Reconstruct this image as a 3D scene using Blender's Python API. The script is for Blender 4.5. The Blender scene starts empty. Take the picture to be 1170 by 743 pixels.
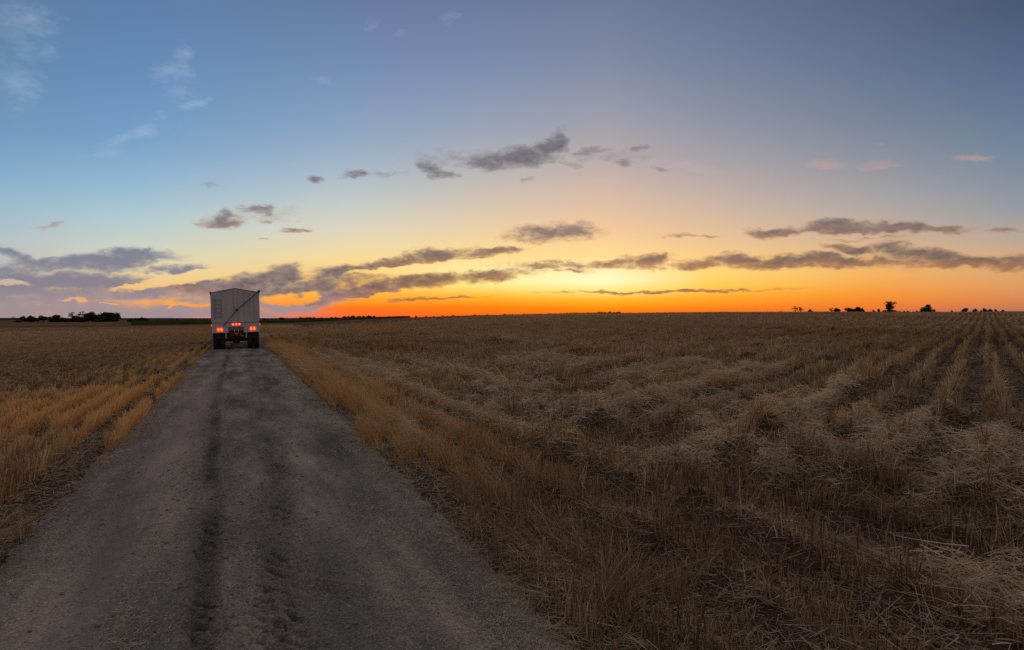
import bpy, bmesh, math, random
import numpy as np
from mathutils import Vector, Matrix, noise as mnoise

random.seed(7)
rng = np.random.default_rng(11)
SC = bpy.context.scene
COL = SC.collection
R = math.radians

# ------------------------------------------------------------------ camera frame
H = 1.70                       # eye height
TH = R(21.25)                  # camera heading, clockwise from the track (+Y)
CT, ST = math.cos(TH), math.sin(TH)
FPX = 805.0                    # focal length in photo pixels (1170 wide)
PITCH = R(0.577)
ROLL = R(0.25)
_f = Vector((ST * math.cos(PITCH), CT * math.cos(PITCH), -math.sin(PITCH)))
_r0 = Vector((CT, -ST, 0))
_u0 = _r0.cross(_f)
_r = _r0 * math.cos(ROLL) - _u0 * math.sin(ROLL)
_u = _u0 * math.cos(ROLL) + _r0 * math.sin(ROLL)

def px_dir(x, y):
    return (_r * ((x - 585) / FPX) - _u * ((y - 371.5) / FPX) + _f).normalized()

def azel(x, y):
    d = px_dir(x, y)
    return (math.degrees(math.atan2(d.x, d.y) - TH), math.degrees(math.asin(d.z)))

cam = bpy.data.cameras.new('camera')
co = bpy.data.objects.new('camera', cam)
COL.objects.link(co)
cam.sensor_width = 36
cam.lens = FPX / 1170 * 36
cam.clip_start = 0.05
cam.clip_end = 30000
M = Matrix((( _r.x, _u.x, -_f.x, 0), (_r.y, _u.y, -_f.y, 0), (_r.z, _u.z, -_f.z, H), (0, 0, 0, 1)))
co.matrix_world = M
SC.camera = co

# ------------------------------------------------------------------ helpers
def lin(c):
    o = []
    for v in c:
        v = v / 255
        o.append(v / 12.92 if v <= .04045 else ((v + .055) / 1.055) ** 2.4)
    return tuple(o) + (1,)

def tag(o, label=None, cat=None, group=None, kind=None):
    if label: o['label'] = label
    if cat: o['category'] = cat
    if group: o['group'] = group
    if kind: o['kind'] = kind
    return o

def np_mesh(name, verts, faces_flat, face_sizes, mat, attrs=None, parent=None, smooth=False):
    me = bpy.data.meshes.new(name)
    n = len(verts)
    me.vertices.add(n)
    me.vertices.foreach_set('co', np.ascontiguousarray(verts, dtype=np.float32).ravel())
    me.loops.add(len(faces_flat))
    me.loops.foreach_set('vertex_index', np.ascontiguousarray(faces_flat, dtype=np.int32))
    me.polygons.add(len(face_sizes))
    st = np.zeros(len(face_sizes), dtype=np.int32)
    st[1:] = np.cumsum(face_sizes)[:-1]
    me.polygons.foreach_set('loop_start', st)
    me.polygons.foreach_set('use_smooth', np.full(len(face_sizes), smooth))
    me.update(calc_edges=True)
    for k, v in (attrs or {}).items():
        a = me.attributes.new(k, 'FLOAT', 'POINT')
        a.data.foreach_set('value', np.ascontiguousarray(v, dtype=np.float32))
    me.materials.append(mat)
    o = bpy.data.objects.new(name, me)
    COL.objects.link(o)
    if parent: o.parent = parent
    return o

# 2-D value noise, smooth, in [-1, 1]
def _hash(ix, iy, seed):
    h = (ix.astype(np.int64) * 374761393 + iy.astype(np.int64) * 668265263 + seed * 974634777) & 0xFFFFFFFF
    h = ((h ^ (h >> 13)) * 1274126177) & 0xFFFFFFFF
    h = h ^ (h >> 16)
    return (h & 0xFFFFFF) / float(0xFFFFFF) * 2 - 1

def vnoise(x, y, seed=0):
    x = np.asarray(x, dtype=float); y = np.asarray(y, dtype=float)
    ix = np.floor(x); iy = np.floor(y)
    fx = x - ix; fy = y - iy
    fx = fx * fx * fx * (fx * (fx * 6 - 15) + 10); fy = fy * fy * fy * (fy * (fy * 6 - 15) + 10)
    a = _hash(ix, iy, seed); b = _hash(ix + 1, iy, seed)
    c = _hash(ix, iy + 1, seed); d = _hash(ix + 1, iy + 1, seed)
    return (a * (1 - fx) + b * fx) * (1 - fy) + (c * (1 - fx) + d * fx) * fy

def fbm(x, y, seed=0, octv=4):
    s = 0; a = 1; t = 0
    for i in range(octv):
        s = s + a * vnoise(x * 2 ** i + 17.3 * i, y * 2 ** i - 9.1 * i, seed + i)
        t += a; a *= .5
    return s / t

def sstep(a, b, x):
    t = np.clip((x - a) / (b - a), 0, 1)
    return t * t * (3 - 2 * t)

# ------------------------------------------------------------------ terrain functions
XL, XR = -1.56, 1.62           # edges of the dirt track
def terrain(x, y):
    u = x * CT - y * ST
    v = x * ST + y * CT
    q = u / np.maximum(np.abs(v), 1e-3)
    g = sstep(-.40, .02, q) * (.93 + .07 * sstep(.1, .7, q))
    rise = sstep(22, 215, v) * (v > 0)
    z = 2.95 * g * rise
    r = np.hypot(x, y)
    z = z + .10 * vnoise(x / 17., y / 17., 5) * sstep(8, 30, r) * sstep(2, 8, np.abs(x))
    z = z + .35 * vnoise(x / 61., y / 61., 6) * sstep(40, 120, r) * sstep(6, 25, np.abs(x))
    return z

A_H = R(21.25 + 34)            # row heading in the far part of the right field
CA, SA = math.cos(A_H), math.sin(A_H)
def zoneB(x, y):
    return sstep(3.9, 5.8, x - .035 * y + 1.3 * vnoise(x / 5, y / 5, 31))

def heaps(x, y):
    """tangled heaps of straw dropped in the corner near the camera"""
    u = x * CT - y * ST
    return sstep(.0, .35, fbm(x / .80 + 4.2, y / .62, 77, 4)) * sstep(.3, 1.4, u) * sstep(2.6, 3.6, x) * (1 - sstep(9, 15, np.hypot(x, y)))

def ridges(x, y):
    """height of the combed straw / wheel ridges in the stubble (metres)"""
    wob = .30 * vnoise(x / 11, y / 11, 41)
    pa = x + wob
    pb = x * CA - y * SA + wob
    zb = zoneB(x, y)
    def fam(p, q, sp, seed):
        h = (.5 + .5 * np.cos(2 * np.pi * p / sp)) ** 1.5
        m = .68 + .42 * vnoise(p / sp * .9, q / 2.3, seed)
        return h * m
    qa = y; qb = x * SA + y * CA
    ha = .15 * fam(pa, qa, 1.7, 50) + .14 * fam(pa, qa, .57, 51)
    hb = .16 * fam(pb, qb, 2.28, 52) + .27 * fam(pb, qb, .76, 53)
    right = ha * (1 - zb) + hb * zb
    left = .03 * fam(x, y, .9, 54)
    h = np.where(x > 0, right, left)
    h = h + .20 * np.maximum(0, fbm(x / .75, y / .75, 61, 3)) * (1 - .7 * sstep(6, 13, np.hypot(x, y))) * (x > 0) * sstep(1.9, 3.5, x)
    h = h + .13 * heaps(x, y)
    edge = sstep(XR - .1, XR + 1.3, x) + sstep(-XL - .1, -XL + 1.3, -x)
    return h * np.clip(edge, 0, 1)

def windrow(x, y):
    """0..1: where loose pale straw lies"""
    wob = .30 * vnoise(x / 11, y / 11, 41)
    zb = zoneB(x, y)
    p = (x + wob) * (1 - zb) + (x * CA - y * SA + wob) * zb
    q = y * (1 - zb) + (x * SA + y * CA) * zb
    sp = np.where(zb < .5, 1.7, 2.28)
    a = .5 + .5 * np.cos(2 * np.pi * p / sp)
    a2 = .5 + .5 * np.cos(2 * np.pi * p / np.where(zb < .5, .57, .76))
    b = fbm(p / 1.1, q / 3.1, 71, 3)
    big = fbm(x / 7.5, y / 7.5, 75, 2)
    w = sstep(.55, 1.1, .42 * a + .58 * a2 + .75 * b + .75 * big - .10)
    return np.maximum(w * (1 - .6 * (1 - sstep(7, 13, np.hypot(x, y))) * (x > 3)), .95 * heaps(x, y) * (.5 + .5 * sstep(-.3, .3, vnoise(x / .21, y / .19, 78))))

def comb(x, y):
    wob = .30 * vnoise(x / 11, y / 11, 41)
    a = np.cos(2 * np.pi * (x + wob) / .57)
    b = np.cos(2 * np.pi * (x * CA - y * SA + wob) / .76)
    return .5 + .5 * np.where(zoneB(x, y) < .5, a, b)

def field_z(x, y):
    r = np.hypot(x, y)
    t = terrain(x, y)
    inroad = sstep(XL - .25, XL + .2, x) * (1 - sstep(XR - .2, XR + .25, x))
    bank = .035 * (1 - inroad) + .012 * fbm(x / .35, y / .35, 81, 3)
    far = np.where(y < -3, 0, 1)
    return t + (ridges(x, y) * (1 - sstep(110, 220, r)) + bank) * (1 - inroad) - .09 * inroad

def rut_c(y):
    l = -.20 - .25 * sstep(3, 17, y) + .03 * vnoise(y / 2.2, y * 0, 91)
    r = .17 + .27 * sstep(3, 9, y) + .03 * vnoise(y / 2.6, y * 0, 92)
    return l, r

def lugs(x, y, c):
    q = np.sin(2 * np.pi * (y + 1.3 * (x - c)) / .17 + 1.6 * vnoise(x / .12, y / .3, 106) + 7 * vnoise(x * 0, y / 1.9, 113))
    broken = sstep(-.1, .35, vnoise(x / .16, y / .55, 115) + .25)
    return -2 * sstep(.1, .8, q + .8 * vnoise(x / .035, y / .04, 114) + .3 * vnoise(x / .1, y / .1, 116)) * broken + .5

def road_z(x, y):
    t = terrain(x, y)
    z = .012 + .02 * fbm(x / .9, y / 2.2, 101, 3) + .018 * np.maximum(0, fbm(x / .11, y / .12, 112, 3)) + .009 * fbm(x / .09, y / .09, 104, 3)
    z = z + .03 * np.exp(-((x - .05) / .35) ** 2) * 0 + .015 * np.cos(x * 1.9)
    l, r = rut_c(y)
    for c, w, dep, sg in ((l, .085, .030, 1), (r, .13, .010, -1)):
        d = (x - c) / w
        band = np.exp(-d ** 4)
        patch = sstep(-.45, .3, vnoise(y / 1.3, y * 0 + sg, 105) + .35)
        lug = lugs(x, y, c)
        fine = fbm(x / .055, y / .05, 107, 2)
        z = z - band * dep * (.35 + .65 * patch) + band * patch * (.017 * lug + .026 * fine)
        sh = np.exp(-((np.abs(d) - 1.25) / .3) ** 2)
        z = z + sh * patch * (.012 + .026 * fine)
    # older, smoother wheel paths
    for c, w, dep in ((-.95 + .1 * np.sin(y / 9.), .26, .025), (1.02 + .06 * np.sin(y / 7.), .22, .016)):
        z = z - dep * np.exp(-((x - c) / w) ** 2)
        z = z + .004 * np.sin(2 * np.pi * (y + .7 * x) / .09) * np.exp(-((x - c) / .14) ** 4) * sstep(0, .5, vnoise(y / 2.1, y * 0 + 3, 108))
    # slanting gouge at right, close to the camera
    dx = x - .10; dy = y - (4.75 - .75 * (x - .15))
    z = z - .028 * np.exp(-(dy / .05) ** 2) * sstep(.2, .35, x) * (1 - sstep(.8, 1.05, x))
    z = z + .018 * np.exp(-((dy - .10) / .06) ** 2) * sstep(.2, .35, x) * (1 - sstep(.8, 1.05, x))
    e = .16 * fbm(x * 0 + 3.1, y / .9, 109, 3) + .08 * vnoise(y / .17, x / .2, 110) + .05 * vnoise(y / .06, x / .06, 111)
    out = sstep(XR - .28, XR + .5, x + e) + sstep(-XL - .28, -XL + .5, -x + e)
    z = z - .10 * out
    return t + z + .004

# ------------------------------------------------------------------ materials
def new_mat(name):
    m = bpy.data.materials.new(name)
    m.use_nodes = True
    nt = m.node_tree
    b = nt.nodes['Principled BSDF']
    return m, nt, b

def N(nt, typ, **kw):
    n = nt.nodes.new(typ)
    for k, v in kw.items():
        setattr(n, k, v)
    return n

def ramp(nt, stops, interp='LINEAR'):
    n = nt.nodes.new('ShaderNodeValToRGB')
    cr = n.color_ramp
    cr.interpolation = interp
    while len(cr.elements) < len(stops): cr.elements.new(.5)
    for e, (p, c) in zip(cr.elements, stops):
        e.position = p
        e.color = c if len(c) == 4 else tuple(c) + (1,)
    return n

def noise_node(nt, scale, detail=4, rough=.55, vec=None, dim='3D'):
    n = N(nt, 'ShaderNodeTexNoise')
    n.inputs['Scale'].default_value = scale
    n.inputs['Detail'].default_value = detail
    n.inputs['Roughness'].default_value = rough
    if vec is not None: nt.links.new(vec, n.inputs['Vector'])
    return n

def straw_mat(name, dark, mid, pale, gold, transl=.25):
    m, nt, b = new_mat(name)
    at = N(nt, 'ShaderNodeAttribute', attribute_name='tint')
    rp = ramp(nt, [(0, dark), (.5, mid), (1, pale)])
    nt.links.new(at.outputs['Fac'], rp.inputs['Fac'])
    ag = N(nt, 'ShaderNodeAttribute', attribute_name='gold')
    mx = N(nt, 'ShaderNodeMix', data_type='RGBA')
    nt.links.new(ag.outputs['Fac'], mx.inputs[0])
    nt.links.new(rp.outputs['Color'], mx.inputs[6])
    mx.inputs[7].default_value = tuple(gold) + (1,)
    nt.links.new(mx.outputs[2], b.inputs['Base Color'])
    b.inputs['Roughness'].default_value = .62
    b.inputs['Specular IOR Level'].default_value = .25
    tr = N(nt, 'ShaderNodeBsdfTranslucent')
    nt.links.new(mx.outputs[2], tr.inputs['Color'])
    ms = N(nt, 'ShaderNodeMixShader')
    ms.inputs[0].default_value = transl
    nt.links.new(b.outputs[0], ms.inputs[1])
    nt.links.new(tr.outputs[0], ms.inputs[2])
    nt.links.new(ms.outputs[0], nt.nodes['Material Output'].inputs['Surface'])
    return m

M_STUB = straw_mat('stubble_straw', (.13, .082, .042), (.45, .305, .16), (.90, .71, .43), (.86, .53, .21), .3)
M_LOOSE = straw_mat('loose_straw', (.26, .175, .09), (.74, .56, .34), (.97, .86, .60), (.66, .42, .19), .3)
M_GRASS = straw_mat('dry_grass', (.20, .13, .066), (.50, .335, .175), (.78, .56, .32), (.84, .49, .18), .3)

# soil of the field
M_SOIL, nt, b = new_mat('field_soil')
geo = N(nt, 'ShaderNodeNewGeometry')
n1 = noise_node(nt, 9, 6, .7, geo.outputs['Position'])
n2 = noise_node(nt, .35, 4, .6, geo.outputs['Position'])
r1 = ramp(nt, [(.3, (.055, .038, .025)), (.55, (.12, .082, .052)), (.75, (.24, .17, .11))])
nt.links.new(n1.outputs['Fac'], r1.inputs['Fac'])
# far away the stubble merges into one straw-coloured surface with long bands
cd = N(nt, 'ShaderNodeVectorMath', operation='LENGTH')
nt.links.new(geo.outputs['Position'], cd.inputs[0])
mr = N(nt, 'ShaderNodeMapRange')
mr.inputs[1].default_value = 35; mr.inputs[2].default_value = 130
nt.links.new(cd.outputs['Value'], mr.inputs[0])
mp = N(nt, 'ShaderNodeMapping'); mp.inputs['Rotation'].default_value = (0, 0, R(-12)); mp.inputs['Scale'].default_value = (.012, .05, 1)
nt.links.new(geo.outputs['Position'], mp.inputs['Vector'])
n3 = noise_node(nt, 1, 6, .62, mp.outputs['Vector'])
r3 = ramp(nt, [(.30, (.15, .082, .042)), (.46, (.24, .135, .07)), (.56, (.31, .185, .10)), (.7, (.44, .29, .17))])
nt.links.new(n3.outputs['Fac'], r3.inputs['Fac'])
n4 = noise_node(nt, .9, 5, .7, geo.outputs['Position'])
mm = N(nt, 'ShaderNodeMix', data_type='RGBA', blend_type='MULTIPLY'); mm.inputs[0].default_value = .8
r4 = ramp(nt, [(.3, (.45, .45, .45)), (.7, (1.3, 1.3, 1.3))])
nt.links.new(n4.outputs['Fac'], r4.inputs['Fac'])
nt.links.new(r3.outputs['Color'], mm.inputs[6]); nt.links.new(r4.outputs['Color'], mm.inputs[7])
mx = N(nt, 'ShaderNodeMix', data_type='RGBA')
nt.links.new(mr.outputs[0], mx.inputs[0]); nt.links.new(r1.outputs['Color'], mx.inputs[6]); nt.links.new(mm.outputs[2], mx.inputs[7])
nt.links.new(mx.outputs[2], b.inputs['Base Color'])
b.inputs['Roughness'].default_value = .95
b.inputs['Specular IOR Level'].default_value = 0
bp = N(nt, 'ShaderNodeBump'); bp.inputs['Strength'].default_value = .8; bp.inputs['Distance'].default_value = .05
nt.links.new(n1.outputs['Fac'], bp.inputs['Height']); nt.links.new(bp.outputs[0], b.inputs['Normal'])

# dirt of the track
M_DIRT, nt, b = new_mat('track_dirt')
geo = N(nt, 'ShaderNodeNewGeometry')
sx = N(nt, 'ShaderNodeSeparateXYZ'); nt.links.new(geo.outputs['Position'], sx.inputs[0])
n1 = noise_node(nt, 60, 6, .7, geo.outputs['Position'])
mp = N(nt, 'ShaderNodeMapping'); mp.inputs['Scale'].default_value = (1.6, .28, 1)
nt.links.new(geo.outputs['Position'], mp.inputs['Vector'])
n2 = noise_node(nt, 1.3, 5, .6, mp.outputs['Vector'])
r2 = ramp(nt, [(.3, (.215, .190, .158)), (.46, (.31, .268, .215)), (.56, (.42, .355, .275)), (.68, (.60, .49, .37))])
nt.links.new(n2.outputs['Fac'], r2.inputs['Fac'])
r1 = ramp(nt, [(.32, (.42, .42, .43)), (.52, (.95, .95, .95)), (.70, (1.75, 1.7, 1.6))])
nt.links.new(n1.outputs['Fac'], r1.inputs['Fac'])
mm = N(nt, 'ShaderNodeMix', data_type='RGBA', blend_type='MULTIPLY'); mm.inputs[0].default_value = 1
nt.links.new(r2.outputs['Color'], mm.inputs[6]); nt.links.new(r1.outputs['Color'], mm.inputs[7])
aw = N(nt, 'ShaderNodeAttribute', attribute_name='darken')
md = N(nt, 'ShaderNodeMix', data_type='RGBA', blend_type='MULTIPLY')
nt.links.new(aw.outputs['Fac'], md.inputs[0]); nt.links.new(mm.outputs[2], md.inputs[6]); md.inputs[7].default_value = (.38, .37, .38, 1)
ad = N(nt, 'ShaderNodeAttribute', attribute_name='glow_dust')
mu = N(nt, 'ShaderNodeMix', data_type='RGBA')
nt.links.new(ad.outputs['Fac'], mu.inputs[0]); nt.links.new(md.outputs[2], mu.inputs[6]); mu.inputs[7].default_value = (.56, .43, .33, 1)
nt.links.new(mu.outputs[2], b.inputs['Base Color'])
b.inputs['Roughness'].default_value = .92
b.inputs['Specular IOR Level'].default_value = 0
bp = N(nt, 'ShaderNodeBump'); bp.inputs['Strength'].default_value = .7; bp.inputs['Distance'].default_value = .025
nt.links.new(n1.outputs['Fac'], bp.inputs['Height']); nt.links.new(bp.outputs[0], b.inputs['Normal'])

M_CLOD, nt, b = new_mat('soil_clod')
geo = N(nt, 'ShaderNodeNewGeometry')
n1 = noise_node(nt, 25, 3, .6, geo.outputs['Position'])
r1 = ramp(nt, [(.3, (.13, .11, .095)), (.7, (.34, .28, .235))])
nt.links.new(n1.outputs['Fac'], r1.inputs['Fac']); nt.links.new(r1.outputs['Color'], b.inputs['Base Color'])
b.inputs['Roughness'].default_value = .95

def plain(name, col, rough=.5, metal=0, nscale=6, var=.2, emit=None, es=0, bump=0):
    m, nt, b = new_mat(name)
    tc = N(nt, 'ShaderNodeTexCoord')
    n1 = noise_node(nt, nscale, 5, .6, tc.outputs['Object'])
    lo = tuple(c * (1 - var) for c in col); hi = tuple(min(1, c * (1 + var)) for c in col)
    r1 = ramp(nt, [(.3, lo), (.7, hi)])
    nt.links.new(n1.outputs['Fac'], r1.inputs['Fac']); nt.links.new(r1.outputs['Color'], b.inputs['Base Color'])
    b.inputs['Roughness'].default_value = rough
    if rough >= .85: b.inputs['Specular IOR Level'].default_value = 0
    b.inputs['Metallic'].default_value = metal
    if emit:
        b.inputs['Emission Color'].default_value = tuple(emit) + (1,)
        b.inputs['Emission Strength'].default_value = es
    if bump:
        bp = N(nt, 'ShaderNodeBump'); bp.inputs['Strength'].default_value = bump; bp.inputs['Distance'].default_value = .05
        nt.links.new(n1.outputs['Fac'], bp.inputs['Height']); nt.links.new(bp.outputs[0], b.inputs['Normal'])
    return m

M_LEAF = plain('tree_leaf', (.035, .045, .018), .8, 0, .5, .45)
M_BARK = plain('tree_bark', (.06, .045, .032), .9, 0, 2, .3)
M_CROP = plain('green_crop', (.058, .070, .022), .9, 0, .12, .4, bump=.5)
M_HILL = plain('far_land', (.075, .065, .06), 1, 0, .004, .3)

# ------------------------------------------------------------------ ground sheet (to the horizon)
az = np.concatenate([np.arange(-180, -62, 4.), np.arange(-62, 62, .25), np.arange(62, 180.1, 4.)])
rr = [0.0, .6]
while rr[-1] < 9000: rr.append(rr[-1] * (1.03 if rr[-1] < 3 else 1.0065 if rr[-1] < 130 else 1.02 if rr[-1] < 300 else 1.07))
rr = np.array(rr)
A, RR = np.meshgrid(np.radians(az) + TH, rr)
X = RR * np.sin(A); Y = RR * np.cos(A)
Z = field_z(X, Y)
V = np.stack([X, Y, Z], -1).reshape(-1, 3)
nr, na = X.shape
i, j = np.meshgrid(np.arange(nr - 1), np.arange(na - 1), indexing='ij')
q = np.stack([i * na + j, i * na + j + 1, (i + 1) * na + j + 1, (i + 1) * na + j], -1).reshape(-1, 4)[:, ::-1]
g = np_mesh('field_ground', V, q.ravel(), np.full(len(q), 4), M_SOIL, smooth=True)
tag(g, kind='structure')

# ------------------------------------------------------------------ dirt track
ys = [-6.0]
while ys[-1] < 230:
    d = max(.016, abs(ys[-1]) * .0045) if ys[-1] > 2.2 else .25
    ys.append(ys[-1] + d)
ys = np.array(ys)
xs = np.arange(XL - .55, XR + .56, .016)
X, Y = np.meshgrid(xs, ys)
Z = road_z(X, Y)
l, r = rut_c(Y)
rg_ = fbm(X / .07, Y / .06, 124, 3)
lgl = .30 + .40 * sstep(.3, -1.2, lugs(X, Y, l)) + .2 * rg_; lgr = .10 + .62 * sstep(.3, -1.2, lugs(X, Y, r)) + .2 * rg_
darken = np.clip(1.75 * lgl * np.exp(-((X - l + .05 * rg_) / .085) ** 4) * sstep(-.3, .4, vnoise(Y / .9, X / .3, 120) + .2) +
              1.15 * lgr * np.exp(-((X - r + .08 * rg_) / .14) ** 4) * sstep(-.3, .4, vnoise(Y / .8, X / .3, 121) + .15) +
              .45 * sstep(.05, .5, fbm(X / .8, Y / 2.5, 122, 3)), 0, 1)  # tread grooves and scattered patches coloured darker
glow_dust = np.clip(.85 * np.exp(-((X + .72) / .28) ** 2) * sstep(4, 15, Y) * (1 - sstep(17, 27, Y)) + .30 * np.exp(-((X + .85) / .2) ** 2), 0, 1) * (.6 + .4 * vnoise(X / .3, Y / 1.1, 123))  # pool of warm light painted on the track, plus a paler dusty lane
V = np.stack([X, Y, Z], -1).reshape(-1, 3)
nr, na = X.shape
i, j = np.meshgrid(np.arange(nr - 1), np.arange(na - 1), indexing='ij')
q = np.stack([i * na + j, i * na + j + 1, (i + 1) * na + j + 1, (i + 1) * na + j], -1).reshape(-1, 4)
g = np_mesh('dirt_track', V, q.ravel(), np.full(len(q), 4), M_DIRT, {'darken': darken.ravel(), 'glow_dust': np.clip(glow_dust, 0, 1).ravel()}, smooth=True)
tag(g, kind='structure')

# ------------------------------------------------------------------ blades
def blades(base, tip, bend, wid, segs, tint, gold, prism=False, face=None):
    """ribbons (or three-sided straws) from base to tip, bent sideways by `bend` (vector) at the tip"""
    n = len(base)
    ax = tip - base
    L = np.linalg.norm(ax, axis=1, keepdims=True)
    if face is None:
        a = rng.uniform(0, 2 * np.pi, n)
        ref = np.stack([np.cos(a), np.sin(a), rng.uniform(-.3, .3, n)], -1)
    else: ref = face
    s1 = np.cross(ax, ref); s1 /= np.maximum(np.linalg.norm(s1, axis=1, keepdims=True), 1e-6)
    s2 = np.cross(ax / np.maximum(L, 1e-6), s1)
    rows = []
    for k in range(segs + 1):
        t = k / segs
        c = base + ax * t + bend * (t * t)
        w = wid[:, None] * (1 - .45 * t if not prism else 1 - .2 * t) * .5
        if prism:
            for m in range(3):
                ang = 2 * math.pi * m / 3
                rows.append(c + (s1 * math.cos(ang) + s2 * math.sin(ang)) * w)
        else:
            rows.append(c - s1 * w); rows.append(c + s1 * w)
    V = np.stack(rows, 1)                      # n, per, 3
    per = V.shape[1]
    off = (np.arange(n) * per)[:, None]
    F = []
    if prism:
        for k in range(segs):
            for m in range(3):
                m2 = (m + 1) % 3
                F.append(off + np.array([[3 * k + m, 3 * k + m2, 3 * k + 3 + m2, 3 * k + 3 + m]]))
    else:
        for k in range(segs):
            F.append(off + np.array([[2 * k, 2 * k + 1, 2 * k + 3, 2 * k + 2]]))
    F = np.concatenate(F, 0)
    return V.reshape(-1, 3), F, np.repeat(tint, per), np.repeat(gold, per)

def join_blades(name, parts, mat):
    V = []; F = []; T = []; G = []; o = 0
    for v, f, t, g_ in parts:
        V.append(v); F.append(f + o); T.append(t); G.append(g_); o += len(v)
    V = np.concatenate(V); F = np.concatenate(F); T = np.concatenate(T); G = np.concatenate(G)
    print(name, len(V), len(F))
    return np_mesh(name, V, F.ravel(), np.full(len(F), 4), mat, {'tint': np.clip(T, 0, 1), 'gold': np.clip(G, 0, 1)})

def in_view(x, y, marg=.13, rmin=1.5):
    u = x * CT - y * ST; v = x * ST + y * CT
    return (v > rmin) & (np.abs(u) < v * (.727 + marg) + 1.2)

def row_points(u0, u1, v0, v1, spacing, dens, heading, keep):
    """points on drill rows; dens = straws per metre of row; keep(x, y) -> probability"""
    ca, sa = math.cos(heading), math.sin(heading)
    out = []
    k0, k1 = int(u0 / spacing), int(u1 / spacing)
    n_per = int((v1 - v0) * dens)
    for k in range(k0, k1 + 1):
        t = rng.uniform(v0, v1, n_per)
        # straws stand in little plants of a few stems
        t = np.round(t / .055) * .055 + rng.normal(0, .011, n_per)
        p = k * spacing + rng.normal(0, .014, n_per) + .03 * vnoise(t / 3, t * 0 + k, 130)
        x = p * ca + t * sa; y = -p * sa + t * ca
        m = in_view(x, y)
        x = x[m]; y = y[m]
        m = rng.uniform(0, 1, len(x)) < keep(x, y)
        out.append(np.stack([x[m], y[m]], -1))
    return np.concatenate(out)

def lodp(r, r0, e): return np.where(r < r0, 1., (r0 / np.maximum(r, r0)) ** e)

def stubble_parts(P, hgt, hvar, mode):
    x, y = P[:, 0], P[:, 1]
    r = np.hypot(x, y)
    n = len(x)
    base = np.stack([x, y, field_z(x, y) - .02], -1)
    tramp = 1 - .5 * sstep(.05, .6, fbm(x / 1.1, y / 1.1, 141, 3)) + (.3 if mode == 'right' else .1) * vnoise(x / .33, y / .33, 147)
    if mode == 'right': tramp = tramp * (.58 + .52 * comb(x, y)) * (1 - .3 * windrow(x, y))
    h = hgt(x, y) * tramp * rng.normal(1, hvar, n).clip(.35, 1.5)
    lean = rng.normal(0, .045 if mode == 'left' else .075, (n, 2)) + (.03 if mode == 'left' else .08) * np.stack([vnoise(x / .6, y / .6, 142), vnoise(x / .6, y / .6, 143)], -1)
    wild = rng.uniform(0, 1, n) < (.05 if mode == 'left' else .10)
    lean[wild] += rng.normal(0, .45, (wild.sum(), 2))
    tip = base + np.stack([lean[:, 0] * h, lean[:, 1] * h, h], -1)
    bend = np.stack([rng.normal(0, .03, n), rng.normal(0, .03, n), np.zeros(n)], -1) * h[:, None] / .25
    w = .0062 * rng.uniform(.6, 1.35, n) * (np.maximum(r, 6) / 6) ** .85
    tint = (rng.normal(.44 if mode == 'left' else .34, .24, n) + .35 * fbm(x / .9, y / .9, 144, 3)).clip(0, 1)
    tint = .40 + (tint - .40) * (1 - .65 * sstep(14, 50, r))
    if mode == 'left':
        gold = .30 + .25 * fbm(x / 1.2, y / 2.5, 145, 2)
        glow_patch = sstep(9, 12.5, y + 1.2 * x * 0) * (1 - sstep(17, 22, y - .3 * x)) * sstep(-9, -2.5, x)  # pool of warm light on the stubble, put into the straw colour
        gold = gold + .75 * glow_patch
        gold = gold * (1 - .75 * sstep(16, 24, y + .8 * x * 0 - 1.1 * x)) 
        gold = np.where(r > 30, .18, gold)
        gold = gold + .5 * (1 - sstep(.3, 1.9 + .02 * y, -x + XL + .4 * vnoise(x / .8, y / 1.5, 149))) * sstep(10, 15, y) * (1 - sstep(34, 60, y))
        tint = tint + .15 * glow_patch
    else:
        tint = tint + .30 * (comb(x, y) - .55) * sstep(5, 10, r) - .14 * sstep(30, 45, r) * (1 - sstep(85, 120, r)) + .08 * sstep(95, 130, r) + .12 * vnoise(x / 9, y / 9, 148)  # paler crests: broken straw on top, plus the rows' light and shade painted in
        ed = (1 - sstep(2.2, 4.2, x)) * sstep(4, 8, y) * (1 - sstep(26, 60, y))
        gold = .10 + .55 * ed + .12 * fbm(x / 2, y / 2, 146, 2) + .25 * sstep(25, 60, r) * (1 - sstep(0, .5, (x * CT - y * ST) / np.maximum(r, 1)))
        tint = tint + .08 * ed
    gold = (gold + rng.normal(0, .12, n)).clip(0, 1)
    near = r < 9
    parts = []
    if near.any():
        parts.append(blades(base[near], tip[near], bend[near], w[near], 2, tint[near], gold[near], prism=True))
    f = ~near
    if f.any():
        a = rng.normal(0, .6, f.sum()) + TH
        face = np.stack([np.sin(a), np.cos(a), np.zeros(f.sum())], -1)
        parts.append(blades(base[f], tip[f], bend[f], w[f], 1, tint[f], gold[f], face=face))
    return parts

e_noise = lambda y, s: .17 * vnoise(y / 1.1, y * 0, s) + .10 * vnoise(y / .35, y * 0, s + 1) + .16 * vnoise(y / 3.7, y * 0, s + 2)
# left stubble
def keepL(x, y):
    r = np.hypot(x, y)
    k = lodp(r, 15, 1.45) * (x < XL - .04 + e_noise(y, 150))
    return k * (.8 + .2 * sstep(-.5, .1, fbm(x / .7, y / .7, 151, 2)))
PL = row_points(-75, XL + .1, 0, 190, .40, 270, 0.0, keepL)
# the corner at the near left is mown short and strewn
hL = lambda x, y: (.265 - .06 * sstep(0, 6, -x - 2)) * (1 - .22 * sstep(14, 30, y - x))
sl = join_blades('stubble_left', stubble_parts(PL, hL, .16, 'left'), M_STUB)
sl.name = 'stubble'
tag(sl, 'golden brown cut stubble in dense rows on the left side of the dirt track', 'stubble', kind='stuff')

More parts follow.
